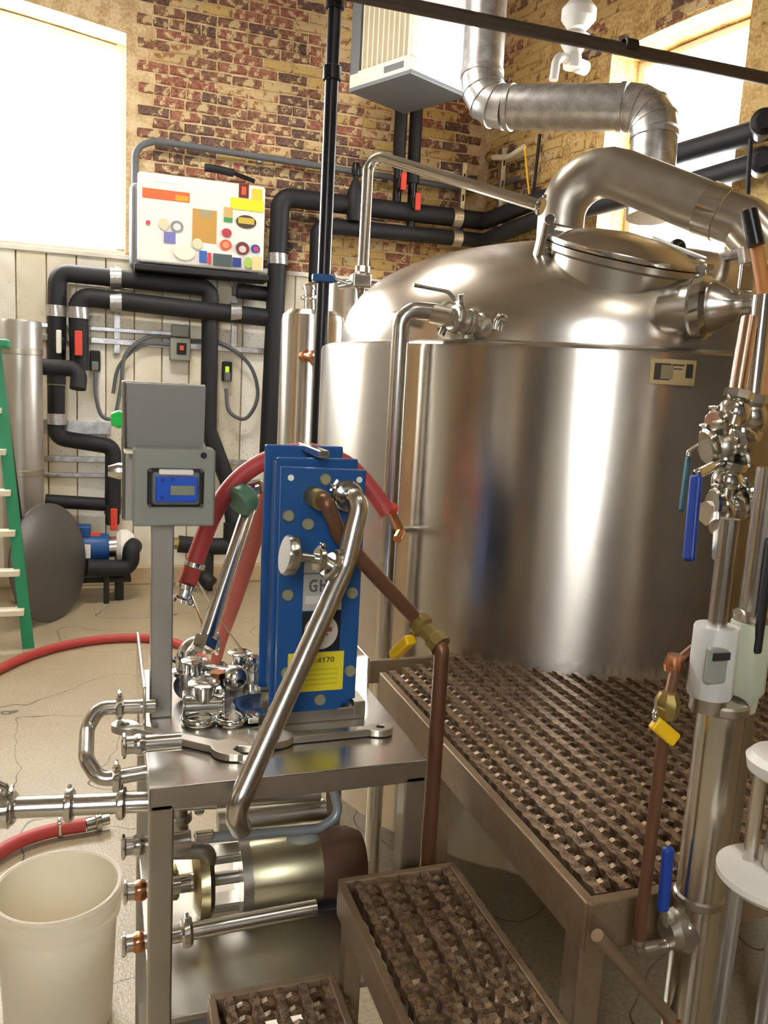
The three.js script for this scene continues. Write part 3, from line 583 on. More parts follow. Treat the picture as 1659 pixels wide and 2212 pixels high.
// blue pump on the floor by the wall
{
  const c = [-0.127, 0.373, -6.1], t = thing('motor_pump', 'small blue motor pump with a white head by the far wall', 'pump', [c[0], 0, c[2]]), X = [1, 0, 0];
  part(t, 'motor', turned([c[0] - 0.12, c[1], c[2]], X, [[0, 0], [0.08, 0], [0.1, 0.03], [0.1, 0.24], [0.09, 0.27], [0, 0.27]], 28), M.blue);
  part(t, 'terminal_box', box([c[0] - 0.04, c[1] + 0.12, c[2]], [0.13, 0.08, 0.12], 0.01), M.blue);
  part(t, 'name_plate', box([c[0] - 0.02, c[1] - 0.01, c[2] + 0.1], [0.09, 0.1, 0.006], 0.002), M.white);
  part(t, 'warning_label', box([c[0] + 0.05, c[1] + 0.1, c[2] + 0.03], [0.08, 0.03, 0.03], 0.002), M.orange);
  part(t, 'coupling', turned([c[0] + 0.15, c[1], c[2]], X, [[0, 0], [0.075, 0], [0.075, 0.07], [0, 0.07]], 20), M.steel);
  part(t, 'pump_head', turned([c[0] + 0.2, c[1], c[2]], X, [[0, 0], [0.1, 0], [0.125, 0.03], [0.125, 0.08], [0.09, 0.12], [0, 0.13]], 28), M.white);
  part(t, 'base_plate', box([c[0] + 0.05, c[1] - 0.22, c[2]], [0.5, 0.03, 0.24], 0.005), M.dark);
  for (const s of [-0.12, 0.22]) part(t, 'foot', box2([c[0] + s - 0.03, 0, c[2] - 0.1], [c[0] + s + 0.03, c[1] - 0.08, c[2] + 0.1], 0.008), M.dark);
  const u = thing('insulated_pipe', 'fat black insulated elbow in front of the blue pump', 'pipe', [c[0], 0.2, c[2] + 0.1]);
  part(u, 'foam_sleeve', pipe([[c[0] + 0.32, c[1], c[2]], [0.17, 0.407, -5.98], [0.171, 0.238, -5.98], [-0.129, 0.27, -5.9]], 0.06, 0.07, 18), M.black);
  part(u, 'stand', rod([[0.005, 0.255, -5.94][0], 0, -5.94], [0.005, 0.255, -5.94], 0.02), M.dark);
}
// dark valve group on the boards right of the control box post
{
  const c = [0.756, 0.347, -6.2], t = thing('strainer_valve', 'dark pipe strainer with a brass plug behind the red hose', 'valve', [c[0], 0, c[2]]);
  part(t, 'body', pipe([[0.516, 0.368, -6.2], [0.704, 0.347, -6.2], [0.914, 0.345, -6.2]], 0.065, 0.04, 16), M.black);
  part(t, 'plug', turned([0.472, 0.372, -6.2], [1, 0, 0], [[0, 0], [0.045, 0], [0.045, 0.07], [0, 0.07]], 8), M.brass);
  part(t, 'drain', pipe([[0.704, 0.347, -6.2], [0.703, 0.125, -6.15], [0.75, 0.075, -6.1]], 0.06, 0.06, 16), M.black);
  part(t, 'riser', pipe([[0.907, 0.308, -6.2], [0.909, 0.525, -6.2]], 0.06, 0.06, 16), M.black);
  part(t, 'stand', rod([c[0], 0, c[2]], [c[0], c[1], c[2]], 0.025), M.dark);
}

// ================= OVERHEAD =================
{ // unit heater hung by the brick wall, turned to the left
  const n = [1.836, -5.29], yb = 3.6, h = 1.15, w = 0.58, dp = 0.55;
  const t = thing('unit_heater', 'cream unit heater with vertical louvres hung before the brick corner', 'heater', [n[0], yb, n[1]]);
  const F = new THREE.Matrix4().makeBasis(new THREE.Vector3(0.44, 0, 0.898), new THREE.Vector3(0, 1, 0), new THREE.Vector3(-0.898, 0, 0.44)).setPosition(n[0] - 0.44 * w, yb, n[1] - 0.898 * w); // u along the louvred face, n outwards
  const P = (name, a, b, m, r = 0.006, par = t) => part(par, name, box2(a, b, r).applyMatrix4(F), m);
  P('casing', [0, 0.02, -dp], [w, h, -0.05], M.pink, 0.012);
  P('base_pan', [-0.005, 0, -dp - 0.005], [w + 0.005, 0.03, 0], M.greyPaint);
  P('face_frame', [0, 0.02, -0.06], [w, 0.12, 0], M.cream); P('face_frame', [w - 0.035, 0.1, -0.06], [w, h, 0], M.cream); P('face_frame', [0, 0.1, -0.06], [0.09, h, 0], M.greyPaint);
  for (let k = 0; k < 9; k++) { const u = 0.11 + k * 0.049; P('louvre', [u, 0.12, -0.05], [u + 0.012, h - 0.05, -0.004], M.cream, 0.003); }
  P('name_badge', [0.34, 0.05, -0.002], [0.52, 0.09, 0.004], M.greyPaint, 0.002);
  for (const u of [0.08, w - 0.08]) part(t, 'hanger', rod([n[0] - 0.44 * u, yb + h, n[1] - 0.898 * u], [n[0] - 0.44 * u + 0.1, CEIL, n[1] - 0.898 * u], 0.01, 0.01, 8), M.darkSteel);
}
{ // galvanised duct: down, across, down again
  const a = [1.972, 3.899, -4.516], b = [1.953, 3.166, -4.4], c = [2.609, 3.078, -3.731], e = [2.574, 2.532, -3.652];
  const t = thing('vent_duct', 'galvanised round vent duct zigzagging over the kettle', 'duct', e), r = 0.112;
  const seg = (p, q, nm = 'straight_section') => part(t, nm, pipe([p, q], r, 0, 32), M.galv);
  const bl = lerp(b, c, 0.16), bu = lerp(b, a, 0.22), cl = lerp(c, b, 0.16), cd = lerp(c, e, 0.24);
  seg([a[0], CEIL, a[2]], bu); seg(bl, cl); seg(cd, e);
  // segmented elbows
  const elbow = (p, q, s) => { const path = []; for (let k = 0; k <= 4; k++) { const f = k / 4; path.push(V(lerp(lerp(p, q, f), lerp(q, s, f), f))); } const el = part(t, 'gored_elbow', sweep2(path, r * 1.03, 32), M.galv); for (let k = 1; k < 4; k++) { const d = path[k + 1].clone().sub(path[k - 1]).normalize(); part(el, 'crimp_ring', turned([path[k].x - d.x * 0.006, path[k].y - d.y * 0.006, path[k].z - d.z * 0.006], [d.x, d.y, d.z], [[r, 0], [r * 1.07, 0.003], [r * 1.07, 0.009], [r, 0.012]], 32), M.galv); } };
  elbow(bu, b, bl); elbow(cl, c, cd);
  for (const [p, q] of [[bl, c], [cl, b], [bu, a], [cd, e]]) { const d = sub3(q, p), L = len3(d); part(t, 'joint_band', turned(p, d, [[r, 0], [r + 0.007, 0.002], [r + 0.007, 0.03], [r, 0.032]], 32), M.galv); void L; }
}
{ // black steel pole and cross pipe
  const p = [0.828, 2.576, -3.3], t = thing('steel_pole', 'shiny black steel pole rising beside the kettle', 'pole', [p[0], 0, p[2]]);
  part(t, 'pole', pipe([[p[0], 0, p[2]], [p[0], CEIL, p[2]]], 0.0265, 0, 20), M.blackGloss);
  part(t, 'base_flange', turned([p[0], 0, p[2]], [0, 1, 0], [[0, 0], [0.08, 0], [0.08, 0.012], [0, 0.012]], 24), M.blackGloss);
  for (const py of [[0.826, 3.044, -3.3][1], [0.826, 2.788, -3.3][1]]) part(t, 'coupling', turned([p[0], py, p[2]], [0, 1, 0], [[0.03, 0], [0.036, 0.003], [0.036, 0.05], [0.03, 0.053]], 20), M.blackGloss);
  const c = [0.823, 2.044, -3.3], k = part(t, 'beam_clamp', [turned([c[0], c[1] - 0.014, c[2]], [0, 1, 0], [[0.03, 0], [0.042, 0], [0.042, 0.03], [0.03, 0.03]], 20), box([c[0], c[1], c[2] + 0.03], [0.1, 0.026, 0.03], 0.005)], M.blue, 'blue pipe clamp'); void k;
  const y = [0.987, 3.08, -3.24], e = [2.835, 3.133, -3.24], u = thing('steel_crossbar', 'black steel pipe crossing the top of the view', 'pipe', [p[0], y[1], -3.24]);
  part(u, 'tube', pipe([[p[0] - 0.4, y[1], -3.24], [e[0] + 1.0, (y[1] + e[1]) / 2, -3.24]], 0.026, 0, 18), std({ color: 0x4a3f36, roughness: 0.5, metalness: 0.4 }));
  part(u, 'coupling', turned([[2.068, 3.104, -3.24][0], (y[1] + e[1]) / 2, -3.24], [1, 0, 0], [[0.026, 0], [0.033, 0.003], [0.033, 0.06], [0.026, 0.063]], 18), M.darkSteel);
}
{ // white regulator valve with a bent outlet, on a conduit from the ceiling
  const c = [2.56, 3.522, -4.519], P = (x, y) => [c[0] + x, c[1] + y, c[2] - x * 0.34], t = thing('white_regulator', 'white valve with a bent spout hanging before the brick by the window', 'valve', c);
  part(t, 'body', turned(P(0, -0.02), [0, 1, 0], [[0, 0], [0.05, 0], [0.055, 0.04], [0.045, 0.08], [0.07, 0.12], [0.09, 0.17], [0.05, 0.2], [0, 0.2]], 20), M.white);
  part(t, 'bonnet', turned(P(0.02, 0.2), [0, 1, 0], [[0, 0], [0.06, 0], [0.1, 0.05], [0.1, 0.1], [0.06, 0.15], [0, 0.16]], 20), M.white);
  part(t, 'spout', pipe([P(0.1, 0), P(-0.1, 0.02), P(-0.13, -0.02), P(-0.14, -0.12)], 0.026, 0.04, 12), M.white);
  part(t, 'port', rod(P(0.04, 0.01), P(0.11, 0.01), 0.04), M.white);
  part(t, 'drop_conduit', rod(P(0.01, 0.34), [P(0.01, 0)[0], CEIL - 0.22, P(0.01, 0)[2]], 0.022), M.galv);
}
// steel vessels behind the kettle
function vessel(label, cx, d, px0, topy, r, neck) {
  const c = [cx[0], 0, cx[2]], t = thing('steel_vessel', label, 'tank', c), top = topy;
  part(t, 'shell', turned([c[0], 0.3, c[2]], [0, 1, 0], [[0, 0], [r - 0.01, 0], [r, 0.01], [r, top - 0.36], [r * 0.97, top - 0.33], [r * 0.8, top - 0.305], [r * 0.4, top - 0.3], [0, top - 0.3]], 56), M.tankBody);
  for (let k = 0; k < 3; k++) { const w = k * 2.1 + 0.4; part(t, 'leg', rod([c[0] + Math.sin(w) * r * 0.7, 0, c[2] + Math.cos(w) * r * 0.7], [c[0] + Math.sin(w) * r * 0.7, 0.32, c[2] + Math.cos(w) * r * 0.7], 0.02), M.steelDull); }
  if (neck) { part(t, 'neck', rod([c[0], top, c[2]], [c[0], top + 0.1, c[2]], 0.05), M.steelBright); clampSet(t, [c[0], top + 0.06, c[2]], [0, 1, 0], 0.068, M.steelBright, 0.02, [0.3, 0, 1]); part(t, 'cap', turned([c[0], top + 0.1, c[2]], [0, 1, 0], [[0, 0], [0.06, 0], [0.06, 0.02], [0.03, 0.035], [0, 0.036]], 20), M.steelBright); }
  return t;
}
vessel('slim stainless tank standing left of the kettle with a clamped cap', [1.02, 1.69, -4.26], 4.3, 605, [1.02, 1.997, -4.311][1], 0.165, true);
vessel('taller stainless tank peeping out between the slim tank and the kettle', [1.406, 1.709, -4.773], 4.9, 700, [1.406, 2.223, -4.859][1], 0.2, false);
{
  const a = [0.943, 1.761, -4.191], b = [0.994, 1.751, -3.851], t = thing('copper_stub', 'short copper pipe between the slim tank and the kettle', 'pipe', a);
  part(t, 'tube', pipe([a, b], 0.022, 0, 14), M.copperBright); for (const f of [0.15, 0.5]) part(t, 'fitting', turned(lerp(a, b, f), sub3(b, a), [[0.022, 0], [0.032, 0.003], [0.032, 0.035], [0.022, 0.038]], 14), M.copperBright);
}
// step ladder at the left edge
{
  const f = [-0.428, 0, -5.016], top = [-0.585, 1.746, -5.09], t = thing('step_ladder', 'green fibreglass step ladder at the left edge', 'ladder', [f[0] - 0.25, 0, f[2]]);
  const off = [-0.44, 0, 0.06], r2 = (a, b, w, m, name) => { const L = len3(sub3(b, a)), g = new THREE.BoxGeometry(w, L, 0.03).translate(0, L / 2, 0); return part(t, name, aim(g, a, sub3(b, a)), m); };
  const top2 = add(top, [-0.3, 0, 0.04]), f2 = add(f, off);
  r2(f, top, 0.062, M.green, 'side_rail'); r2(f2, top2, 0.062, M.green, 'side_rail');
  const fr = add(f, [-0.05, 0, -0.75]), fr2 = add(f2, [-0.05, 0, -0.75]);
  r2(fr, top, 0.05, M.black, 'rear_leg'); r2(fr2, top2, 0.05, M.black, 'rear_leg');
  for (let k = 1; k <= 7; k++) { const h = k / 7.6, a = lerp(f, top, h), b = lerp(f2, top2, h); const g = new THREE.BoxGeometry(len3(sub3(a, b)), 0.03, 0.09).translate((a[0] + b[0]) / 2, (a[1] + b[1]) / 2, (a[2] + b[2]) / 2); part(t, 'tread', g, M.cream); }
  part(t, 'top_cap', box(lerp(top, top2, 0.5), [0.46, 0.05, 0.16], 0.015), M.green);
  part(t, 'spreader', rod(lerp(f, top, 0.4), lerp(fr, top, 0.4), 0.012), M.rubberGrey); part(t, 'spreader', rod(lerp(f, top, 0.12), lerp(fr, top, 0.02), 0.014), M.rubberGrey);
}


// ================= PLATFORM AND STEPS =================
// one serrated bar of safety grating along z, from z0 (near) to z1 (far), top at y
function gratingBar(x, y, z0, z1, pitch) {
  const p = 0.031, n = Math.max(2, Math.round((z0 - z1) / p)), pos = [], uv = [], half = (z0 - z1) / n / 2;
  const quad = (a, b, c, d) => { for (const v of [a, b, c, a, c, d]) { pos.push(...v); uv.push(v[0] + v[1] * 0.3, v[2] + v[1]); } };
  for (let i = 0; i < n; i++) {
    const zc = z0 - (2 * i + 1) * half;
    // land: waisted between the teeth, flat on top, with skirts
    for (const [za, wa, ha, zb, wb, hb] of [[zc + half, 0.0098, 0, zc, 0.0068, 0.001], [zc, 0.0068, 0.001, zc - half, 0.0098, 0]]) {
      quad([x - wa, y + ha, za], [x + wa, y + ha, za], [x + wb, y + hb, zb], [x - wb, y + hb, zb]);
      quad([x + wa, y + ha, za], [x + wa, y - 0.022, za], [x + wb, y - 0.022, zb], [x + wb, y + hb, zb]);
      quad([x - wa, y - 0.022, za], [x - wa, y + ha, za], [x - wb, y + hb, zb], [x - wb, y - 0.022, zb]);
    }
    // tooth bridging to the next land, kicked up in the middle
    const zt = zc + half, w = 0.0048, xa = x + 0.009, xm = x + pitch / 2, xb = x + pitch - 0.009;
    if (i) for (const [u, hu, v, hv] of [[xa, -0.007, xm, -0.002], [xm, -0.002, xb, -0.007]]) {
      quad([u, y + hu, zt + w], [v, y + hv, zt + w], [v, y + hv, zt - w], [u, y + hu, zt - w]);
      quad([u, y - 0.014, zt + w], [v, y - 0.014, zt + w], [v, y + hv, zt + w], [u, y + hu, zt + w]);
    }
  }
  const g = new THREE.BufferGeometry(); g.setAttribute('position', new THREE.Float32BufferAttribute(pos, 3)); g.setAttribute('uv', new THREE.Float32BufferAttribute(uv, 2)); g.computeVertexNormals(); return g;
}
const PX0 = 0.648, PX1 = 2.9, PZ0 = -0.9, PZB = -1.84, PITCH = 0.0425;
{
  const t = thing('grated_platform', 'raised platform of brown serrated steel grating in front of the kettle', 'platform', [PX0, 0, PZ0]);
  for (let x = PX0 + 0.034; x < PX1 - 0.02; x += PITCH) {
    const dx = x - KC[0], back = Math.abs(dx) < KR ? Math.max(KC[1] + Math.sqrt(Math.max(0, (KR + 0.035) ** 2 - dx * dx)), -2.3) : -2.3;
    const z1 = x < 0.86 ? Math.max(back, PZB - (x - PX0) * 0.4) : back;
    if (z1 < PZ0 - 0.05) part(t, 'grating_bar', gratingBar(x, DECK, PZ0 - 0.02, z1, PITCH), M.grate);
  }
  part(t, 'edge_beam', box2([PX0 - 0.004, DECK - 0.072, PZ0], [PX0 + 0.014, DECK + 0.003, PZB], 0.003), M.grateFrame);
  part(t, 'edge_beam', box2([PX0, DECK - 0.075, PZ0 - 0.015], [PX1, DECK + 0.003, PZ0 + 0.004], 0.003), M.grateFrame);
  part(t, 'edge_beam', box2([PX0, DECK - 0.06, PZB - 0.1], [PX0 + 0.24, DECK + 0.002, PZB - 0.085], 0.003).rotateY(0), M.grateFrame);
  for (const x of [1.15, 1.7, 2.3]) part(t, 'joist', box2([x - 0.02, DECK - 0.075, PZ0 - 0.02], [x + 0.02, DECK - 0.03, -1.62], 0.003), M.grateFrame);
  for (const [x, z] of [[PX0 + 0.025, PZ0 - 0.035], [PX0 + 0.025, -1.5], [PX1 - 0.05, PZ0 - 0.035], [1.6, -1.4]]) part(t, 'leg', box2([x - 0.022, 0, z - 0.022], [x + 0.022, DECK - 0.03, z + 0.022], 0.004), M.grateFrame);
  part(t, 'cross_brace', rod([PX0 + 0.025, 0.3, PZ0 - 0.035], [PX0 + 0.025, 0.3, -1.5], 0.012), M.grateFrame);
}
function step(label, x0, x1, y, z0, z1) {
  const t = thing('grated_step', label, 'step', [x0, 0, z0]);
  for (let x = x0 + 0.032; x < x1 - 0.015; x += PITCH) part(t, 'grating_bar', gratingBar(x, y, z0, z1 - 0.012, PITCH), M.grate);
  part(t, 'edge_beam', box2([x0 - 0.003, y - 0.06, z0], [x0 + 0.012, y + 0.002, z1], 0.003), M.grateFrame);
  part(t, 'edge_beam', box2([x1 - 0.012, y - 0.06, z0], [x1 + 0.003, y + 0.002, z1], 0.003), M.grateFrame);
  part(t, 'edge_beam', box2([x0, y - 0.06, z1 - 0.012], [x1, y + 0.002, z1 + 0.003], 0.003), M.grateFrame);
  part(t, 'edge_beam', box2([x0, y - 0.06, z0 - 0.003], [x1, y + 0.002, z0 + 0.012], 0.003), M.grateFrame);
  for (const [x, z] of [[x0 + 0.02, z1 + 0.025], [x1 - 0.02, z1 + 0.025], [x0 + 0.02, z0 - 0.025], [x1 - 0.02, z0 - 0.025]]) part(t, 'leg', box2([x - 0.016, 0, z - 0.016], [x + 0.016, y - 0.03, z + 0.016], 0.003), M.grateFrame);
}
step('upper brown grated step between the cart and the platform', 0.392, 0.616, 0.77, -0.42, -1.272);
step('lower brown grated step at the bottom edge of the view', 0.166, 0.386, 0.6, -0.42, -1.256);

// ================= CART =================
const CX0 = 0.068, CX1 = 0.556, CZ0 = -1.298, CZ1 = -1.86, CY = 0.9735;
{
  const t = thing('pump_cart', 'stainless steel cart carrying the blue heat exchanger', 'cart', [CX0, 0, CZ0]);
  part(t, 'top_sheet', box2([CX0, CY - 0.004, CZ0], [CX1, CY, CZ1], 0.0015), M.steel);
  const rim = (a, b) => part(t, 'apron', box2(a, b, 0.003), M.steelDull);
  rim([CX0, CY - 0.042, CZ0], [CX1, CY - 0.001, CZ0 - 0.005]); rim([CX0, CY - 0.042, CZ1], [CX1, CY - 0.001, CZ1 + 0.005]); rim([CX0, CY - 0.042, CZ0], [CX0 + 0.005, CY - 0.001, CZ1]); rim([CX1 - 0.005, CY - 0.042, CZ0], [CX1, CY - 0.001, CZ1]);
  part(t, 'side_upstand', box2([CX0 - 0.002, CY - 0.04, -1.52], [CX0 + 0.004, CY + 0.09, CZ1], 0.002), M.steelBright);
  part(t, 'side_upstand', box2([CX1 - 0.004, CY - 0.04, -1.66], [CX1 + 0.002, CY + 0.07, CZ1], 0.002), M.steelBright);
  for (const [x, z] of [[CX0 + 0.02, CZ0 - 0.02], [CX1 - 0.02, CZ0 - 0.02], [CX0 + 0.02, CZ1 + 0.02], [CX1 - 0.02, CZ1 + 0.02]]) part(t, 'leg', box2([x - 0.02, 0.02, z - 0.02], [x + 0.02, CY - 0.03, z + 0.02], 0.004), M.steelDull);
  part(t, 'lower_shelf', box2([CX0 + 0.005, 0.52, CZ0 - 0.01], [CX1 - 0.005, 0.535, CZ1 + 0.01], 0.003), M.steelDull);
  part(t, 'bottom_shelf', box2([CX0 + 0.005, 0.14, CZ0 - 0.01], [CX1 - 0.005, 0.155, CZ1 + 0.01], 0.003), M.steelDull);
  for (const [x, z] of [[CX0 + 0.02, CZ0 - 0.02], [CX1 - 0.02, CZ0 - 0.02], [CX0 + 0.02, CZ1 + 0.02], [CX1 - 0.02, CZ1 + 0.02]]) part(t, 'foot', turned([x, 0, z], [0, 1, 0], [[0, 0], [0.025, 0], [0.025, 0.012], [0.01, 0.022], [0, 0.022]], 14), M.black);
  part(t, 'mast', box2([0.082, CY, -1.58], [0.124, 1.40, -1.615], 0.004), M.alu);
  // heat exchanger foot
}
{ // control box on the mast
  const t = thing('flow_control_box', 'grey control box with a blue digital meter on the cart mast', 'control box', [0.1, 1.36, -1.6]);
  part(t, 'backing_plate', box2([0.03, 1.362, -1.618], [0.182, 1.5, -1.63], 0.002), M.alu);
  const sl = new THREE.BoxGeometry(0.15, 0.128, 0.003).rotateX(0.12).translate(0.107, 1.56, -1.628);
  part(t, 'sloping_hood', sl, std({ color: 0x9a9894, metalness: 0.25, roughness: 0.5, roughnessMap: T.softRough }));
  part(t, 'hood_lip', box2([0.032, 1.494, -1.63], [0.182, 1.5, -1.575], 0.002), M.cream);
  part(t, 'hood_top', box2([0.032, 1.622, -1.72], [0.182, 1.626, -1.634], 0.001), M.steelBright);
  part(t, 'side_flange', box2([0.029, 1.365, -1.70], [0.034, 1.626, -1.612], 0.002), M.steelBright);
  const bx = part(t, 'meter_housing', box2([0.047, 1.362, -1.615], [0.196, 1.508, -1.552], 0.006), M.greyBox);
  part(bx, 'screw', turned([0.173, 1.497, -1.553], [0, 0, 1], [[0, 0], [0.006, 0], [0.006, 0.004], [0, 0.004]], 12), M.black);
  const mt = part(t, 'meter', box2([0.072, 1.4, -1.556], [0.174, 1.472, -1.544], 0.006), M.black);
  part(mt, 'bezel', box2([0.08, 1.405, -1.55], [0.166, 1.466, -1.538], 0.008), M.greyPaint);
  part(mt, 'sun_shade', box2([0.092, 1.461, -1.55], [0.154, 1.471, -1.534], 0.003), M.white);
  const face = part(mt, 'blue_face', box2([0.086, 1.411, -1.54], [0.162, 1.458, -1.534], 0.004), std({ color: 0x2458c8, roughness: 0.35 }));
  part(face, 'display', box2([0.112, 1.424, -1.5355], [0.156, 1.442, -1.5325], 0.001), std({ color: 0x8a907c, roughness: 0.3 }));
  for (const [x, y] of [[0.098, 1.452], [0.098, 1.42], [0.116, 1.454]]) part(face, 'button', turned([x, y, -1.535], [0, 0, 1], [[0, 0], [0.004, 0], [0.004, 0.003], [0, 0.003]], 12), M.blueHandle);
  for (const [x, y] of [[0.077, 1.468], [0.169, 1.468], [0.077, 1.404], [0.169, 1.404]]) part(mt, 'bolt', turned([x, y, -1.545], [0, 0, 1], [[0, 0], [0.004, 0], [0.003, 0.004], [0, 0.004]], 8), M.steelBright);
  part(t, 'green_button', turned([0.03, 1.552, -1.66], [-1, 0, 0], [[0, 0], [0.016, 0], [0.018, 0.008], [0.012, 0.02], [0, 0.022]], 18), std({ color: 0x2fd05a, roughness: 0.3 }), 'bright green push button');
  part(t, 'cable_gland', turned([0.034, 1.452, -1.66], [-1, 0, 0], [[0, 0], [0.016, 0], [0.016, 0.012], [0.01, 0.03], [0, 0.03]], 12), M.steelBright);
}
{ // plate heat exchanger
  const t = thing('plate_heat_exchanger', 'blue plate heat exchanger with a yellow label on the cart', 'heat exchanger', [0.395, CY, -1.6]);
  const pt = (name, x0, x1, y0, y1, z0, z1, m = M.blue, r = 0.004) => part(t, name, box2([x0, y0, z0], [x1, y1, z1], r), m);
  // front plate with clipped lower corner
  const s = new THREE.Shape([[0.316, 1.0], [0.44, 1.0], [0.458, 1.02], [0.474, 1.02], [0.474, 1.478], [0.312, 1.482]].map(([x, y]) => new THREE.Vector2(x, y)));
  const fp = part(t, 'front_plate', new THREE.ExtrudeGeometry(s, { depth: 0.012, bevelThickness: 0.002, bevelSize: 0.002, bevelSegments: 1 }).translate(0, 0, -1.512), M.blue);
  pt('clamping_plate', 0.312, 0.476, 0.992, 1.496, -1.565, -1.555);
  pt('rear_plate', 0.312, 0.478, 0.985, 1.51, -1.69, -1.675);
  for (let k = 0; k < 12; k++) pt('heat_plate', 0.324, 0.466, 1.0, 1.48, -1.57 - k * 0.0085, -1.576 - k * 0.0085, k % 2 ? M.blue : std({ color: 0x174a82, roughness: 0.45 }), 0.001);
  for (let k = 0; k < 4; k++) pt('front_pack_plate', 0.32, 0.47, 1.0, 1.478, -1.516 - k * 0.01, -1.522 - k * 0.01, M.blue, 0.001);
  pt('top_bar', 0.385, 0.405, 1.5, 1.515, -1.515, -1.7, M.steelBright, 0.003);
  // threaded tie bolts: pale nuts on the front plate
  for (const [x, y] of [[0.394, 1.462], [0.326, 1.392], [0.33, 1.238], [0.458, 1.238], [0.333, 1.082], [0.462, 1.078], [0.402, 1.022], [0.364, 1.376]]) {
    const b = part(t, 'tie_nut', turned([x, y, -1.499], [0, 0, 1], [[0, 0], [0.0115, 0], [0.0115, 0.006], [0.009, 0.009], [0, 0.009]], 12), M.nut); void b;
  }
  for (const [x, y] of [[0.328, 1.464], [0.462, 1.462]]) part(t, 'hanger_hole', turned([x, y, -1.4985], [0, 0, 1], [[0, 0], [0.006, 0], [0.006, 0.002], [0, 0.002]], 12), M.white);
  // plates, stickers
  const lab = (cv, a, b, name) => { const ct = new THREE.CanvasTexture(cv); ct.colorSpace = THREE.SRGBColorSpace; const g = new THREE.BoxGeometry(b[0] - a[0], b[1] - a[1], 0.002).translate((a[0] + b[0]) / 2, (a[1] + b[1]) / 2, -1.4985); return part(fp, name, g, std({ map: ct, roughness: 0.45 })); };
  const mk = (w, h, f) => { const cv = document.createElement('canvas'); cv.width = w; cv.height = h; f(cv.getContext('2d')); return cv; };
  lab(mk(128, 128, (x) => { x.fillStyle = '#a9a7a0'; x.fillRect(0, 0, 128, 128); x.fillStyle = '#76746e'; x.fillRect(0, 26, 128, 5); x.fillStyle = '#55544f'; x.font = 'bold 46px sans-serif'; x.fillText('GH', 16, 78); x.fillStyle = '#c9c7be'; x.fillRect(8, 88, 110, 22); }), [0.36, 1.205], [0.438, 1.3], 'rating_label');
  lab(mk(128, 128, (x) => { x.fillStyle = '#181a20'; x.fillRect(0, 0, 128, 128); x.fillStyle = '#e6e2d4'; x.beginPath(); x.arc(64, 66, 56, 0, 7); x.fill(); x.fillStyle = '#c2605a'; x.fillRect(40, 52, 60, 14); x.fillStyle = '#8d8a86'; x.fillRect(48, 72, 40, 6); }), [0.36, 1.122], [0.438, 1.203], 'round_logo_label');
  lab(mk(256, 192, (x) => { x.fillStyle = '#e2d42a'; x.fillRect(0, 0, 256, 192); x.fillStyle = '#5c5414'; x.font = 'bold 36px sans-serif'; x.fillText('N-S:4170', 64, 52); x.fillStyle = '#cbbd20'; for (let k = 0; k < 4; k++) x.fillRect(40, 82 + k * 24, 190, 8); }), [0.335, 1.04], [0.448, 1.12], 'yellow_label');
  // feet
  part(t, 'foot', box2([0.316, CY, -1.5], [0.478, 1.0, -1.52], 0.003), M.steelDull);
  part(t, 'foot', box2([0.316, CY, -1.68], [0.478, 1.0, -1.7], 0.003), M.steelDull);
  part(t, 'gusset', box2([0.474, CY, -1.5], [0.5, 1.01, -1.56], 0.003), M.steelDull);
}
{ // big steel tube from the exchanger down past the cart front
  const p0 = [0.433, 1.432, -1.5], p1 = [0.433, 1.437, -1.42], p2 = [0.427, 1.421, -1.4], p3 = [0.414, 1.33, -1.385], p4 = [0.198, 0.944, -1.245];
  const t = thing('steel_tube', 'long bent stainless tube slanting across the blue heat exchanger', 'tube', p4);
  part(t, 'tube', pipe([p0, p1, [0.437, 1.421, -1.41], [0.408, 1.317, -1.385], p4, [0.218, 0.888, -1.29]], 0.0185, 0.05, 24), M.steel);
  clampSet(t, [0.433, 1.434, -1.475], [0, 0, 1], 0.03, M.steelBright, 0.016, [-1, 0.6, 0]);
  // gauge branch
  const g0 = [0.404, 1.309, -1.385], g1 = [0.358, 1.335, -1.375], g2 = [0.307, 1.343, -1.372], d = sub3(g2, g1);
  part(t, 'branch', pipe([g0, g1], 0.012, 0, 14), M.steel);
  clampSet(t, lerp(g0, g1, 0.5), sub3(g1, g0), 0.026, M.steel, 0.016); clampSet(t, g1, d, 0.024, M.steel, 0.014);
  part(t, 'branch', pipe([g1, g2], 0.009, 0, 12), M.steel);
  const ga = part(t, 'pressure_gauge', turned(lerp(g1, g2, 0.75), d, [[0, 0], [0.022, 0], [0.034, 0.008], [0.036, 0.02], [0.034, 0.026], [0, 0.026]], 32), M.steel);
  part(ga, 'dial', turned(add(lerp(g1, g2, 0.75), [V(d).normalize().x * 0.0262, V(d).normalize().y * 0.0262, V(d).normalize().z * 0.0262]), d, [[0, 0], [0.032, 0], [0.032, 0.001], [0, 0.001]], 32), M.white);
}
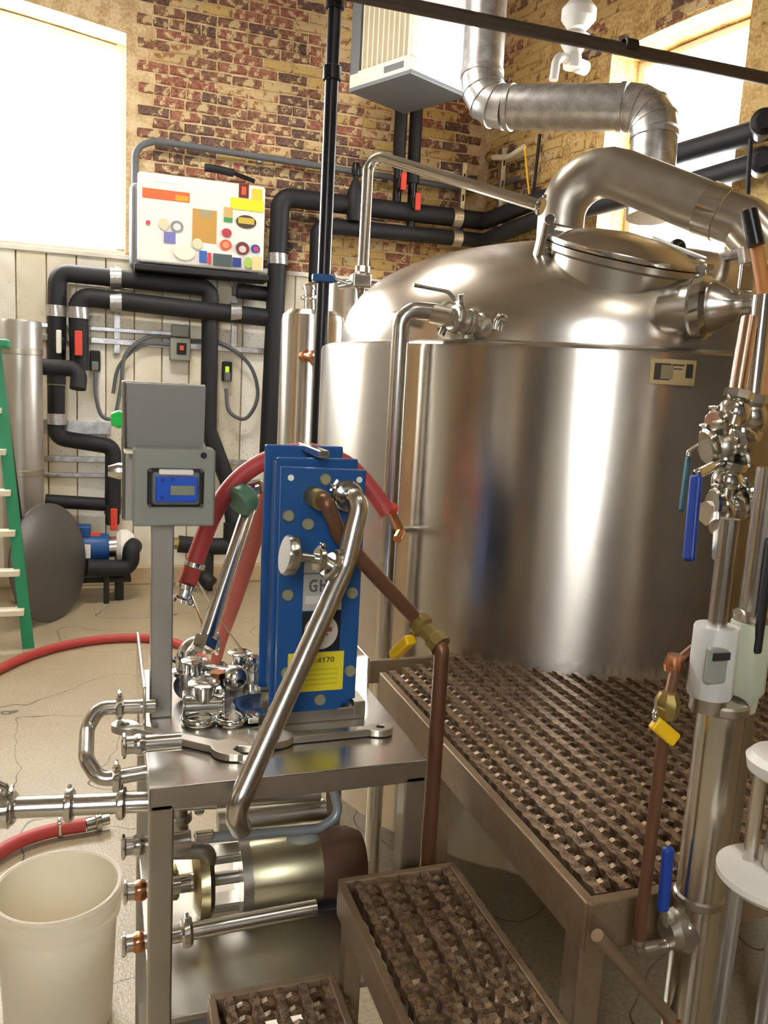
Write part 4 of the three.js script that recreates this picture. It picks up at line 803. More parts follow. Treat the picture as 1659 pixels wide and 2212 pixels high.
{ // copper pipe
  const a = [0.372, 1.43, -1.5], b = [0.374, 1.43, -1.44], c = [0.41, 1.364, -1.43], e = [0.575, 1.194, -1.426], f = [0.602, 1.16, -1.369], g = [f[0], 0.62, f[2]];
  const t = thing('copper_pipe', 'brown copper pipe slanting from the heat exchanger and dropping beside the cart', 'pipe', g);
  part(t, 'flange_stub', pipe([a, add(b, [0, 0, 0.004])], 0.019, 0, 18), M.brass);
  part(t, 'slanting_pipe', pipe([b, add(b, [0.004, 0, 0.02]), c, e], 0.0145, 0.03, 18), M.copper);
  part(t, 'brass_union', [turned(lerp(e, f, -0.1), sub3(f, e), [[0, 0], [0.02, 0], [0.024, 0.008], [0.024, 0.022], [0.018, 0.028], [0.018, 0.05], [0.023, 0.055], [0.023, 0.075], [0, 0.075]], 8)], M.brass);
  part(t, 'drop_pipe', pipe([lerp(e, f, 0.7), f, g], 0.0145, 0.02, 18), M.copper);
  part(t, 'elbow', pipe([[g[0], g[1] + 0.02, g[2]], g, [g[0] + 0.02, g[1] - 0.03, g[2] - 0.06]], 0.018, 0.015, 14), M.copper);
  const h = [0.57, 1.177, -1.428], k = part(t, 'valve_stem', rod(h, [0.56, 1.154, -1.444], 0.008), M.brass);
  part(k, 'yellow_handle', aim(new RoundedBoxGeometry(0.024, 0.088, 0.02, 2, 0.005).translate(0, 0.04, 0), [0.558, 1.161, -1.424], sub3([0.545, 1.066, -1.54], [0.558, 1.161, -1.424])), M.yellow, 'yellow lever handle');
}
// red hoses
{
  const hose = (label, pts, r, n = 60) => { const t = thing('red_hose', label, 'hose', pts[pts.length - 1]); part(t, 'hose', curve(pts, r, n, 16), M.red); return t; };
  const t = hose('thick red hose arching over the back of the heat exchanger and hanging at its left', [[0.636, 1.341, -1.817], [0.601, 1.393, -1.838], [0.539, 1.455, -1.87], [0.446, 1.479, -1.885], [0.357, 1.459, -1.88], [0.283, 1.407, -1.875], [0.232, 1.334, -1.859], [0.198, 1.254, -1.836], [0.171, 1.184, -1.812]], 0.0205);
  const d = sub3([0.165, 1.155, -1.809], [0.183, 1.211, -1.818]);
  part(t, 'hose_clamp', turned([0.19, 1.229, -1.827], d, [[0.0205, 0], [0.0235, 0.001], [0.0235, 0.011], [0.0205, 0.012]], 20), M.steelBright);
  part(t, 'hose_clamp', turned([0.172, 1.184, -1.812], d, [[0.0205, 0], [0.0235, 0.001], [0.0235, 0.011], [0.0205, 0.012]], 20), M.steelBright);
  part(t, 'end_ferrule', turned([0.17, 1.176, -1.811], d, [[0, 0], [0.015, 0], [0.015, 0.02], [0.026, 0.026], [0.026, 0.034], [0, 0.034]], 20), M.steelBright);
  const f = hose('red hose dropping behind the cart and lying in a curve on the floor', [[0.423, 1.358, -2.161], [0.426, 1.223, -2.352], [0.452, 0.92, -2.827], [0.475, 0.551, -3.4], [0.524, 0.12, -4.193], [0.494, 0.026, -4.717], [0.377, 0.026, -4.927], [0.219, 0.026, -5.025], [0.004, 0.026, -5.041], [-0.227, 0.026, -4.955], [-0.414, 0.026, -4.79], [-0.649, 0.026, -4.455], [-1.062, 0.026, -4.116], [-1.9, 0.026, -4.6], [-2.5, 0.026, -4.0]], 0.026, 90); void f;
  const h = hose('dark red hose lying on the floor behind the white bucket', [[-1.6, 0.03, -2.6], [-1.0, 0.03, -2.35], [-0.385, 0.03, -2.734], [-0.283, 0.03, -2.832], [-0.182, 0.03, -2.878], [-0.068, 0.03, -2.891]], 0.024, 60);
  clampSet(h, [-0.155, 0.03, -2.887], sub3([-0.068, 0.03, -2.891], [-0.182, 0.03, -2.878]), 0.032, M.steel, 0.014);
  part(h, 'end_fitting', turned([-0.066, 0.03, -2.891], [1, 0.05, -0.2], [[0, 0], [0.024, 0], [0.024, 0.03], [0.032, 0.034], [0.032, 0.05], [0.02, 0.055], [0.02, 0.08], [0, 0.08]], 18), M.steelBright);
}
{ // slanting steel lance with the green cap
  const a = [0.325, 1.361, -1.896], b = [0.195, 1.084, -1.68], t = thing('sampling_lance', 'slanting steel tube with a green cap between the control box and the exchanger', 'tube', b);
  part(t, 'tube', pipe([a, b], 0.0175, 0, 20), M.steel);
  part(t, 'green_cap', turned([0.282, 1.36, -1.846], [0.75, 0.45, -0.5], [[0, 0], [0.03, 0], [0.037, 0.008], [0.037, 0.03], [0.03, 0.04], [0, 0.04]], 24), M.greenCap, 'dull green valve cap');
  part(t, 'bonnet', turned([0.327, 1.402, -1.913], [0.3, -1, 0], [[0, 0], [0.02, 0], [0.026, 0.01], [0.02, 0.03], [0, 0.03]], 16), M.steelBright);
  const c = lerp(a, b, 0.95); part(t, 'hex_union', turned(c, sub3(b, a), [[0, 0], [0.02, 0], [0.027, 0.004], [0.027, 0.026], [0.02, 0.03], [0, 0.03]], 6, 0.3), M.steelBright);
  part(t, 'bracket_rod', rod([0.179, 1.156, -1.805], [0.204, 1.097, -1.711], 0.004, 0.004, 8), M.steelBright);
  const w = thing('tether_wire', 'thin wire running from the red hose end to the cart top', 'wire', [0.301, 1.04, -1.679]);
  part(w, 'wire', curve([[0.195, 1.187, -1.815], [0.234, 1.121, -1.769], [0.303, 1.031, -1.687]], 0.0018, 16, 6), M.steelDull);
}


// ================= LOOSE SANITARY FITTINGS AND TOOLS ON THE CART =================
{
  const y = CY;
  // tees, ferrules, clamps: each one a thing
  const fit = (name, label, cat, pos) => thing(name, label, cat, pos, 'loose fittings on the cart');
  const tee = (label, c, dir, L, r, m = M.steelBright) => {
    const t = fit('pipe_tee', label, 'fitting', [c[0], y, c[2]]), D = V(dir).normalize(), a = [c[0] - D.x * L / 2, c[1], c[2] - D.z * L / 2], b = [c[0] + D.x * L / 2, c[1], c[2] + D.z * L / 2];
    part(t, 'run', pipe([a, b], r, 0, 20), m); part(t, 'branch', pipe([c, [c[0], c[1] + r * 2.2, c[2]]], r * 0.9, 0, 20), m);
    for (const [p, q] of [[a, dir], [b, dir]]) part(t, 'ferrule', clampRing(p, q, r * 1.45, 0.006), m);
    part(t, 'ferrule', clampRing([c[0], c[1] + r * 2.2, c[2]], [0, 1, 0], r * 1.45, 0.006), m);
    return t;
  };
  const A = [0.159, 0.99, -1.705], B = [0.182, 0.99, -1.55], C = [0.228, 0.99, -1.639], D0 = [0.171, 0.995, -1.829], E0 = [0.282, 1, -1.726];
  tee('bright steel tee lying by the foot of the mast', [A[0] + 0.02, y + 0.028, A[2]], [0.5, 0, -1], 0.09, 0.019);
  tee('bright steel tee lying in front of the other fittings on the cart', [B[0], y + 0.032, B[2]], [1, 0, 0.1], 0.075, 0.021);
  tee('bright steel tee at the back of the cart by the red hose', [E0[0], y + 0.028, E0[2] - 0.02], [1, 0, -0.4], 0.08, 0.018);
  { const t = fit('pipe_elbow', 'bright steel elbow standing at the back left of the cart', 'fitting', [D0[0], y, D0[2]]); part(t, 'bend', pipe([[D0[0], y + 0.002, D0[2]], [D0[0], y + 0.06, D0[2]], [D0[0] + 0.07, y + 0.065, D0[2] - 0.01]], 0.021, 0.035, 20), M.steelBright); part(t, 'ferrule', clampRing([D0[0], y + 0.004, D0[2]], [0, 1, 0], 0.031, 0.007), M.steelBright); part(t, 'ferrule', clampRing([D0[0] + 0.07, y + 0.065, D0[2] - 0.01], [1, 0, -0.1], 0.031, 0.007), M.steelBright); }
  { const t = fit('spool_piece', 'short steel spool with a rounded end lying across the cart fittings', 'fitting', [C[0], y, C[2]]), a = [0.201, 1.01, -1.722], b = [0.263, 1.01, -1.682]; part(t, 'tube', pipe([a, b], 0.019, 0, 22), M.steelBright); part(t, 'end_cap', new THREE.SphereGeometry(0.026, 20, 14).translate(...b), M.steel); part(t, 'ferrule', clampRing(a, sub3(b, a), 0.029, 0.008), M.steelBright); }
  { const p = [0.222, 0.974, -1.651], t = fit('pipe_plug', 'small upright steel plug with a tan face among the fittings', 'fitting', p); part(t, 'plug', turned(p, [0, 1, 0], [[0, 0], [0.018, 0], [0.018, 0.03], [0.013, 0.036], [0.013, 0.05], [0, 0.05]], 20), M.steelBright); part(t, 'hex', turned([p[0], y + 0.05, p[2]], [0, 1, 0], [[0, 0], [0.016, 0], [0.016, 0.012], [0, 0.012]], 6, 0.3), M.copperBright); }
  { const p = [0.234, 0.974, -1.533], t = fit('wing_clamp', 'open sanitary clamp lying near the slanting tube', 'clamp', p); part(t, 'jaw', new THREE.TorusGeometry(0.026, 0.006, 10, 24, 4.6).rotateX(Math.PI / 2).translate(p[0], y + 0.008, p[2]), M.steelBright); part(t, 'wing_nut', [rod([p[0] + 0.026, y + 0.008, p[2]], [p[0] + 0.04, y + 0.008, p[2] + 0.022], 0.004), box([p[0] + 0.04, y + 0.01, p[2] + 0.022], [0.022, 0.012, 0.006], 0.002)], M.steelBright); }
  { const p = [0.154, 0.974, -1.55], t = fit('wing_clamp', 'open sanitary clamp lying just right of the mast foot', 'clamp', p); part(t, 'jaw', new THREE.TorusGeometry(0.03, 0.0065, 10, 24, 4.8).rotateX(Math.PI / 2).translate(p[0] + 0.02, y + 0.008, p[2]), M.steelBright); part(t, 'wing_nut', box([p[0] + 0.05, y + 0.01, p[2] + 0.01], [0.022, 0.014, 0.007], 0.002), M.steelBright); }
  { const p = [0.178, 0.974, -1.929], t = fit('black_gasket', 'small black rubber gasket on the back left of the cart', 'gasket', [p[0], y, p[2]]); part(t, 'ring', new THREE.TorusGeometry(0.014, 0.005, 10, 24).rotateX(Math.PI / 2).translate(p[0] - 0.012, y + 0.005, p[2] + 0.03), M.black); }
  { const p = [0.293, 0.974, -1.556], t = fit('steel_bowl', 'shallow steel dish tucked behind the slanting tube', 'dish', p); part(t, 'dish', turned([p[0], y, p[2]], [0, 1, 0], [[0, 0.002], [0.03, 0.002], [0.052, 0.022], [0.056, 0.024], [0.053, 0.02], [0.031, 0], [0, 0]], 36), M.steelBright); }
  { const p = [0.308, 0.974, -1.726], t = fit('hose_barb', 'steel hose barb standing against the heat exchanger', 'fitting', p); part(t, 'barb', turned([p[0], y, p[2]], [0, 1, 0], [[0, 0], [0.024, 0], [0.024, 0.008], [0.015, 0.012], [0.017, 0.03], [0.013, 0.032], [0.016, 0.05], [0.012, 0.052], [0.012, 0.065], [0, 0.065]], 20), M.steelBright); }
  // spanners
  const spanner = (label, a, b, w) => {
    const t = fit('spanner', label, 'spanner', a), L = len3(sub3(b, a)), s = new THREE.Shape();
    const h = w * 0.34; s.moveTo(0.02, -h * 0.7); s.lineTo(L - 0.035, -h); s.bezierCurveTo(L - 0.02, -w, L + 0.012, -w, L + 0.03, -w * 0.55); s.lineTo(L + 0.006, -w * 0.3); s.lineTo(L + 0.006, w * 0.3); s.lineTo(L + 0.03, w * 0.55); s.bezierCurveTo(L + 0.012, w, L - 0.02, w, L - 0.035, h); s.lineTo(0.02, h * 0.7); s.bezierCurveTo(0.005, w * 0.7, -0.03, w * 0.7, -0.03, 0); s.bezierCurveTo(-0.03, -w * 0.7, 0.005, -w * 0.7, 0.02, -h * 0.7);
    const hole = new THREE.Path(); hole.absarc(-0.006, 0, w * 0.3, 0, Math.PI * 2); s.holes.push(hole);
    const g = new THREE.ExtrudeGeometry(s, { depth: 0.011, bevelThickness: 0.0015, bevelSize: 0.0015, bevelSegments: 2, curveSegments: 10 }).rotateX(-Math.PI / 2);
    const d = sub3(b, a); part(t, 'forged_body', g.rotateY(Math.atan2(-d[2], d[0])).translate(a[0], y + 0.003, a[2]), M.steelDull); return t;
  };
  spanner('long dull spanner overhanging the left edge of the cart', [0.039, 0.974, -1.526], [0.215, 0.974, -1.393], 0.034);
  spanner('dull spanner lying along the front of the heat exchanger', [0.5, 0.974, -1.422], [0.296, 0.974, -1.423], 0.032);
}

// ================= PIPEWORK AND PUMP UNDER THE CART =================
{ // bent handle tube at the left of the cart
  const a = [0.06, 1.012, -1.55], b = [0.056, 0.944, -1.42], t = thing('bent_tube', 'bent stainless tube looping out at the left of the cart', 'tube', b);
  const p = [add(a, [0.03, 0, 0]), [-0.013, 1.016, -1.55], [-0.033, 0.985, -1.53], [-0.033, 0.963, -1.45], [-0.01, 0.936, -1.42], add(b, [0.03, -0.0, 0])];
  part(t, 'tube', pipe(p, 0.0135, 0.03, 18), M.steel);
  clampSet(t, [0.025, 1.015, -1.55], [1, 0, 0], 0.024, M.steelBright, 0.014); clampSet(t, [0.018, 0.936, -1.42], [1, 0, 0], 0.024, M.steelBright, 0.014);
}
{ // steel pipe coming in from the left
  const a = [-0.209, 0.863, -1.5], b = [-0.062, 0.864, -1.48], c = [0.199, 0.86, -1.45], t = thing('steel_feed_pipe', 'stainless pipe with clamps entering the cart from the left edge', 'pipe', a);
  part(t, 'tube', pipe([a, c], 0.019, 0, 22), M.steel); part(t, 'supply_leg', pipe([a, add(a, [-0.7, -0.02, -0.05]), [a[0] - 0.72, 0.01, a[2] - 0.05]], 0.019, 0.06, 18), M.steel);
  for (const f of [0.12, 0.36, 0.58, 0.78]) clampSet(t, lerp(a, c, f), sub3(c, a), 0.03, M.steel, 0.016, [0, 1, f]);
  part(t, 'butterfly_valve', turned(lerp(a, c, 0.06), sub3(c, a), [[0, 0], [0.026, 0], [0.036, 0.006], [0.036, 0.024], [0.026, 0.03], [0, 0.03]], 20), M.steelBright);
  part(t, 'valve_lever', pipe([lerp(a, c, 0.08), add(lerp(a, c, 0.08), [0.01, 0.05, 0.02]), add(lerp(a, c, 0.08), [-0.03, 0.08, 0.03])], 0.007, 0.01, 10), M.steelBright);
}
// ferrule stubs poking out past the left leg
[[1612, 'uppermost'], [1830, 'second'], [1928, 'third'], [2040, 'lowest']].forEach(([py, w], i) => {
  const b = [[0.026, 1.005, -1.4], [0.026, 0.815, -1.4], [0.029, 0.727, -1.4], [0.027, 0.625, -1.4]][i], t = thing('pipe_stub', `${w} short steel pipe stub poking out at the left of the cart leg`, 'pipe stub', b, 'stubs left of the cart leg');
  const L = i === 3 ? 0.36 : i === 1 ? 0.12 : 0.1;
  part(t, 'tube', pipe([b, [b[0] + L, b[1] + (i === 3 ? 0.012 : 0), b[2]]], 0.0155, 0, 20), i === 3 ? M.steel : M.steel); part(t, 'ferrule', clampRing([b[0] + 0.004, b[1], b[2]], [1, 0, 0], 0.022, 0.008), M.steelBright);
  part(t, 'collar', clampRing([b[0] + 0.03, b[1], b[2]], [1, 0, 0], 0.0185, 0.02), i > 1 ? M.copperBright : M.steel);
  if (i === 3) { clampSet(t, [b[0] + 0.115, b[1] + 0.004, b[2]], [1, 0.03, 0], 0.027, M.steel, 0.02); }
});
{ // pump: brushed motor, bronze head
  const c = [0.358, 0.61, -1.58], X = [1, 0, 0], t = thing('cart_pump', 'steel pump with a brushed cylindrical motor under the cart top', 'pump', [c[0], 0.54, c[2]]);
  const L = [0.284, 0.621, -1.58][0], R = [0.432, 0.599, -1.58][0], r = 0.074;
  part(t, 'motor_shell', turned([L, c[1], c[2]], X, [[0, 0], [r * 0.97, 0], [r, 0.004], [r, R - L], [0, R - L]], 48), std({ color: 0xb2aa8c, metalness: 1, roughness: 0.38 }));
  part(t, 'motor_end', turned([R, c[1], c[2]], X, [[0, 0], [r * 0.985, 0], [r * 0.985, 0.07], [r * 0.8, 0.1], [0, 0.1]], 40), std({ color: 0x6d5242, metalness: 0.6, roughness: 0.5 }));
  part(t, 'end_bell', turned([L - 0.02, c[1], c[2]], X, [[0, 0], [r * 1.02, 0], [r * 1.02, 0.02], [0, 0.02]], 40), M.steelDull);
  part(t, 'lantern', [box([L - 0.05, c[1] + 0.055, c[2]], [0.07, 0.018, 0.05], 0.004), box([L - 0.05, c[1] - 0.055, c[2]], [0.07, 0.018, 0.05], 0.004), rod([L - 0.085, c[1], c[2]], [L, c[1], c[2]], 0.014)], M.steelDull);
  part(t, 'pump_head', turned([L - 0.115, c[1], c[2]], X, [[0, 0], [0.05, 0], [0.072, 0.012], [0.076, 0.03], [0.062, 0.04], [0, 0.04]], 40), std({ color: 0xaaa07c, metalness: 1, roughness: 0.28 }));
  part(t, 'discharge_bend', pipe([[L - 0.095, c[1] + 0.03, c[2] + 0.02], [L - 0.08, c[1] + 0.085, c[2] + 0.03], [L - 0.16, c[1] + 0.095, c[2] + 0.03]], 0.017, 0.04, 18), M.steelDull);
  part(t, 'inlet', pipe([[L - 0.11, c[1], c[2]], [L - 0.19, c[1], c[2]]], 0.019, 0, 20), M.steelBright);
  clampSet(t, [L - 0.15, c[1], c[2]], X, 0.03, M.brass, 0.016);
  part(t, 'mount', box2([L - 0.02, 0.535, c[2] - 0.06], [R + 0.04, c[1] - r * 0.9, c[2] + 0.06], 0.004), M.dark);
}
{ // flat steel loop bracket above the pump
  const P = [[0.152, 0.837, -1.36], [0.386, 0.803, -1.4], [0.43, 0.82, -1.41], [0.411, 0.884, -1.42], [0.379, 0.89, -1.42], [0.157, 0.924, -1.38]];
  const t = thing('steel_loop', 'grey bent steel loop hanging above the pump', 'bracket', P[0]);
  part(t, 'loop', pipe(P, 0.009, 0.03, 12), M.loopGrey);
  part(t, 'end_clip', box([0.164, 0.845, -1.355], [0.035, 0.016, 0.014], 0.004), M.steelBright);
  part(t, 'weld_boss', new THREE.SphereGeometry(0.027, 20, 12, 0, Math.PI * 2, 0, Math.PI / 2).scale(1.2, 0.6, 0.8).translate(...[0.355, 0.786, -1.4]), M.greyBox);
}
{ // tubes behind the loop
  const t = thing('transfer_tube', 'pair of dark steel tubes under the cart top behind the loop', 'tube', [0.136, 0.784, -1.6]);
  part(t, 'tube', pipe([[0.118, 0.781, -1.6], [0.438, 0.766, -1.6]], 0.018, 0, 20), M.steelDull); part(t, 'tube', pipe([[0.228, 0.698, -1.65], [0.464, 0.697, -1.65]], 0.024, 0, 20), M.steelDull);
  clampSet(t, [0.182, 0.778, -1.6], [1, 0, 0], 0.029, M.steelDull, 0.018); clampSet(t, [0.141, 0.747, -1.6], [0, 1, 0], 0.028, M.steelDull, 0.02); part(t, 'drop', pipe([[0.141, 0.778, -1.6], [0.149, 0.669, -1.6]], 0.017, 0, 18), M.steelDull);
}
{ // white plastic drum at the bottom under the cart
  const p = [0.158, 0.363, -1.62], t = thing('plastic_jug', 'pale plastic jug standing under the cart', 'jug', [p[0], 0.155, p[2]]);
  part(t, 'body', turned([p[0], 0.156, p[2]], [0, 1, 0], [[0, 0], [0.06, 0], [0.07, 0.012], [0.07, 0.17], [0.05, 0.21], [0.022, 0.225], [0.022, 0.24], [0, 0.24]], 28), std({ color: 0x8d8f90, roughness: 0.4 }));
  part(t, 'cap', turned([p[0], 0.395, p[2]], [0, 1, 0], [[0, 0], [0.026, 0], [0.026, 0.02], [0, 0.02]], 20), M.steelDull);
}
{ // bucket
  const c = [-0.112, 0.378, -1.999], t = thing('plastic_bucket', 'translucent white plastic bucket on the floor at the left', 'bucket', [c[0], 0, c[2]]), h = c[1], R = 0.152, r = 0.128;
  part(t, 'pail', turned([c[0], 0, c[2]], [0, 1, 0], [[0, 0.004], [r - 0.006, 0.004], [r, 0.012], [R - 0.012, h - 0.075], [R - 0.003, h - 0.072], [R - 0.001, h - 0.06], [R - 0.009, h - 0.056], [R - 0.006, h - 0.03], [R + 0.001, h - 0.026], [R + 0.001, h - 0.012], [R - 0.005, h - 0.01], [R - 0.003, h], [R, h + 0.003], [R - 0.004, h + 0.004], [R - 0.01, h], [R - 0.012, h - 0.075], [r - 0.004, 0.014], [0, 0.012]], 72, 0.5), M.bucket);
}


// ================= KETTLE PIPEWORK =================
{ // spray pipe rising beside the kettle and sloping to the manway
  const a = [0.89, 2.022, -2.968], b = [0.912, 2.472, -3.036], c = [1.367, 2.253, -2.543], t = thing('spray_pipe', 'square bent steel pipe rising left of the dome and sloping to the manway', 'pipe', a);
  part(t, 'tube', pipe([a, b, c], 0.0195, 0.045, 20), M.steel);
  clampSet(t, c, sub3(c, b), 0.03, M.steel, 0.016); 
  part(t, 'union', turned([0.888, 2.002, -2.966], [0, 1, 0], [[0, 0], [0.03, 0], [0.034, 0.008], [0.034, 0.03], [0.026, 0.04], [0.026, 0.06], [0, 0.06]], 10), M.steel);
  const v = part(t, 'ball_valve', [box([0.873, 2.005, -2.939], [0.07, 0.05, 0.05], 0.008), rod([0.873, 2.005, -2.939], [0.797, 1.984, -2.962], 0.014)], M.steel);
  part(v, 'handle', pipe([[0.826, 1.994, -2.932], [0.788, 2.005, -2.947], [0.779, 2.027, -2.954]], 0.006, 0.01, 8), M.steelBright);
  part(t, 'lower_bend', pipe([[0.876, 1.978, -2.944], [0.87, 1.914, -2.903], [0.887, 1.882, -2.839], [0.787, 1.831, -2.222]], 0.0165, 0.05, 18), M.steel);
}
{ // drop pipe in front of the kettle, with the valve group into the dome
  const top = [0.746, 1.844, -2.11], foot = [top[0] - 0.0, 0.25, top[2]], t = thing('drop_pipe', 'vertical stainless pipe in front of the left side of the kettle', 'pipe', foot);
  part(t, 'tube', pipe([foot, top, [0.843, 1.841, -2.097]], 0.0235, 0.045, 24), M.steel);
  part(t, 'floor_foot', turned([foot[0], 0, foot[2]], [0, 1, 0], [[0, 0], [0.06, 0], [0.06, 0.01], [0.024, 0.02], [0.024, 0.26], [0, 0.26]], 20), M.steelDull);
  const a = [0.831, 1.838, -2.101], b = [0.874, 1.825, -2.041], c = [0.95, 1.81, -2.055];
  part(t, 'valve_tube', pipe([a, b], 0.026, 0, 20), M.steelDull);
  clampSet(t, [0.867, 1.838, -2.099], sub3(b, a), 0.036, M.steelDull, 0.02, [0, -1, 0]); clampSet(t, b, sub3(c, b), 0.038, M.steelDull, 0.024); clampSet(t, [0.914, 1.818, -2.048], sub3(c, b), 0.036, M.steelDull, 0.02, [0, -1, 0.3]);
  const v = part(t, 'butterfly_valve', turned(lerp(b, c, 0.2), sub3(c, b), [[0, 0], [0.026, 0], [0.034, 0.008], [0.034, 0.034], [0.03, 0.05], [0.036, 0.056], [0.036, 0.072], [0, 0.072]], 20), M.steelDull);
  part(v, 'lever', pipe([[0.908, 1.839, -2.075], [0.881, 1.875, -2.069], [0.858, 1.895, -2.069], [0.761, 1.904, -2.072]], 0.0055, 0.02, 10), M.steelDull, 'dark bent valve lever');
  part(v, 'stem', rod([0.908, 1.834, -2.074], [0.895, 1.891, -2.067], 0.009), M.steel);
  part(t, 'drain_arm', pipe([[0.87, 1.825, -2.085], [0.848, 1.78, -2.075]], 0.009, 0, 10), M.steelDull);
  part(t, 'shell_spud', pipe([c, [1, 1.803, -2.101]], 0.024, 0, 18), M.steelDull);
}
{ // small bright valve low on the kettle
  const p = [0.725, 1.271, -1.978], t = thing('sample_valve', 'small red and bright steel sample valve low on the kettle wall', 'valve', p);
  part(t, 'body', pipe([[0.716, 1.306, -2.009], [0.723, 1.269, -1.957], [0.707, 1.254, -1.939]], 0.012, 0.01, 14), M.copperBright);
  part(t, 'knob', turned([0.714, 1.32, -2.012], [-0.3, 0.6, 0.7], [[0, 0], [0.014, 0], [0.018, 0.006], [0.012, 0.016], [0, 0.016]], 16), M.redHandle);
  part(t, 'stub', rod(p, [0.885, 1.216, -2.3], 0.01), M.steelBright);
}

// ================= RIGHT HAND PIPE STAND =================
{
  const c = [0.793, 1.157, -0.85], t = thing('pipe_stand', 'tall thick stainless pipe standing at the right before the platform', 'pipe', [c[0], 0, c[2]]), r = 0.0315;
  part(t, 'column', pipe([[c[0], 0, c[2]], [c[0], [0.792, 1.244, -0.85][1], c[2]]], r, 0, 36), M.steel);
  for (const py of [[0.794, 1.234, -0.85][1], [0.796, 0.951, -0.85][1]]) part(t, 'weld_ring', turned([c[0], py, c[2]], [0, 1, 0], [[r, 0], [r + 0.003, 0.003], [r + 0.003, 0.012], [r, 0.015]], 32), M.steelDull);
  part(t, 'base_flange', turned([c[0], 0, c[2]], [0, 1, 0], [[0, 0], [0.09, 0], [0.09, 0.015], [0.04, 0.02], [0, 0.02]], 28), M.steelDull);
  // lower valve with the blue grip
  const k = [0.784, 0.909, -0.85]; const v = part(t, 'lower_valve', [turned(add(k, [-0.04, 0, 0]), [1, 0.1, 0], [[0, 0], [0.02, 0], [0.028, 0.01], [0.028, 0.04], [0.02, 0.05], [0.02, 0.08], [0, 0.08]], 16), box(k, [0.05, 0.05, 0.05], 0.01)], M.steelDull);
  part(v, 'blue_handle', aim(new RoundedBoxGeometry(0.017, 0.098, 0.013, 3, 0.006).translate(0, 0.048, 0), [0.734, 0.945, -0.85], sub3([0.731, 1.052, -0.85], [0.734, 0.945, -0.85])), M.blueHandle, 'dark blue lever grip');
  part(v, 'handle_bar', pipe([[0.734, 0.949, -0.85], [0.742, 0.924, -0.85], k], 0.006, 0.01, 8), M.steelDull);
}
{ // two pale instrument housings clamped on the pipes
  const a = [0.768, 1.305, -0.85], t = thing('probe_housing', 'pale grey sensor housing with a round top at the right', 'sensor', a), r = 0.029;
  const top = [0.767, 1.355, -0.85][1], bot = [0.767, 1.258, -0.85][1];
  part(t, 'housing', turned([a[0], bot, a[2]], [0, 1, 0], [[0, 0], [r * 0.95, 0], [r, 0.004], [r, top - bot - 0.003], [r * 0.96, top - bot], [0, top - bot]], 36), M.housing);
  part(t, 'name_label', box([a[0] - 0.014, a[1] + 0.004, a[2] + 0.023], [0.03, 0.05, 0.012], 0.004), M.greyBox);
  const lb = part(t, 'printed_band', box([a[0] - 0.014, a[1] + 0.018, a[2] + 0.03], [0.026, 0.01, 0.003]), M.dark); void lb;
  part(t, 'probe_tube', pipe([[a[0], top, a[2]], [a[0], [0.749, 1.499, -0.85][1], a[2]]], 0.0125, 0, 20), M.steel);
  part(t, 'lower_spigot', pipe([[a[0], bot, a[2]], [a[0], bot - 0.02, a[2]]], 0.024, 0, 20), M.steelDull);
  const b = [0.858, 1.287, -0.885], u = thing('filter_housing', 'pale green filter housing with rounded shoulders at the far right', 'filter', b), R = 0.0285;
  const t2 = [0.855, 1.351, -0.885][1], b2 = [0.862, 1.217, -0.885][1], H = t2 - b2;
  part(u, 'bowl', turned([b[0], b2, b[2]], [0, 1, 0], [[0, 0], [R * 0.7, 0], [R * 0.76, 0.01], [R * 0.78, 0.02], [R, 0.03], [R, H - 0.02], [R * 0.92, H - 0.006], [R * 0.6, H], [0, H]], 36), std({ color: 0xb6bba2, roughness: 0.4 }));
  part(u, 'riser', pipe([[b[0], t2, b[2]], [b[0], [0.838, 1.563, -0.885][1], b[2]]], 0.018, 0, 24), M.steel);
  part(u, 'collar', turned([b[0], t2 - 0.004, b[2]], [0, 1, 0], [[0, 0], [0.024, 0], [0.026, 0.004], [0.026, 0.012], [0.018, 0.016]], 24), M.steel);
  part(u, 'gauge_strip', box([0.85, 1.388, -0.86], [0.012, 0.16, 0.01], 0.004), M.black);
  part(u, 'drain_tube', pipe([[b[0], b2, b[2]], [b[0], 0.3, b[2]]], 0.021, 0, 20), M.steelDull);
}
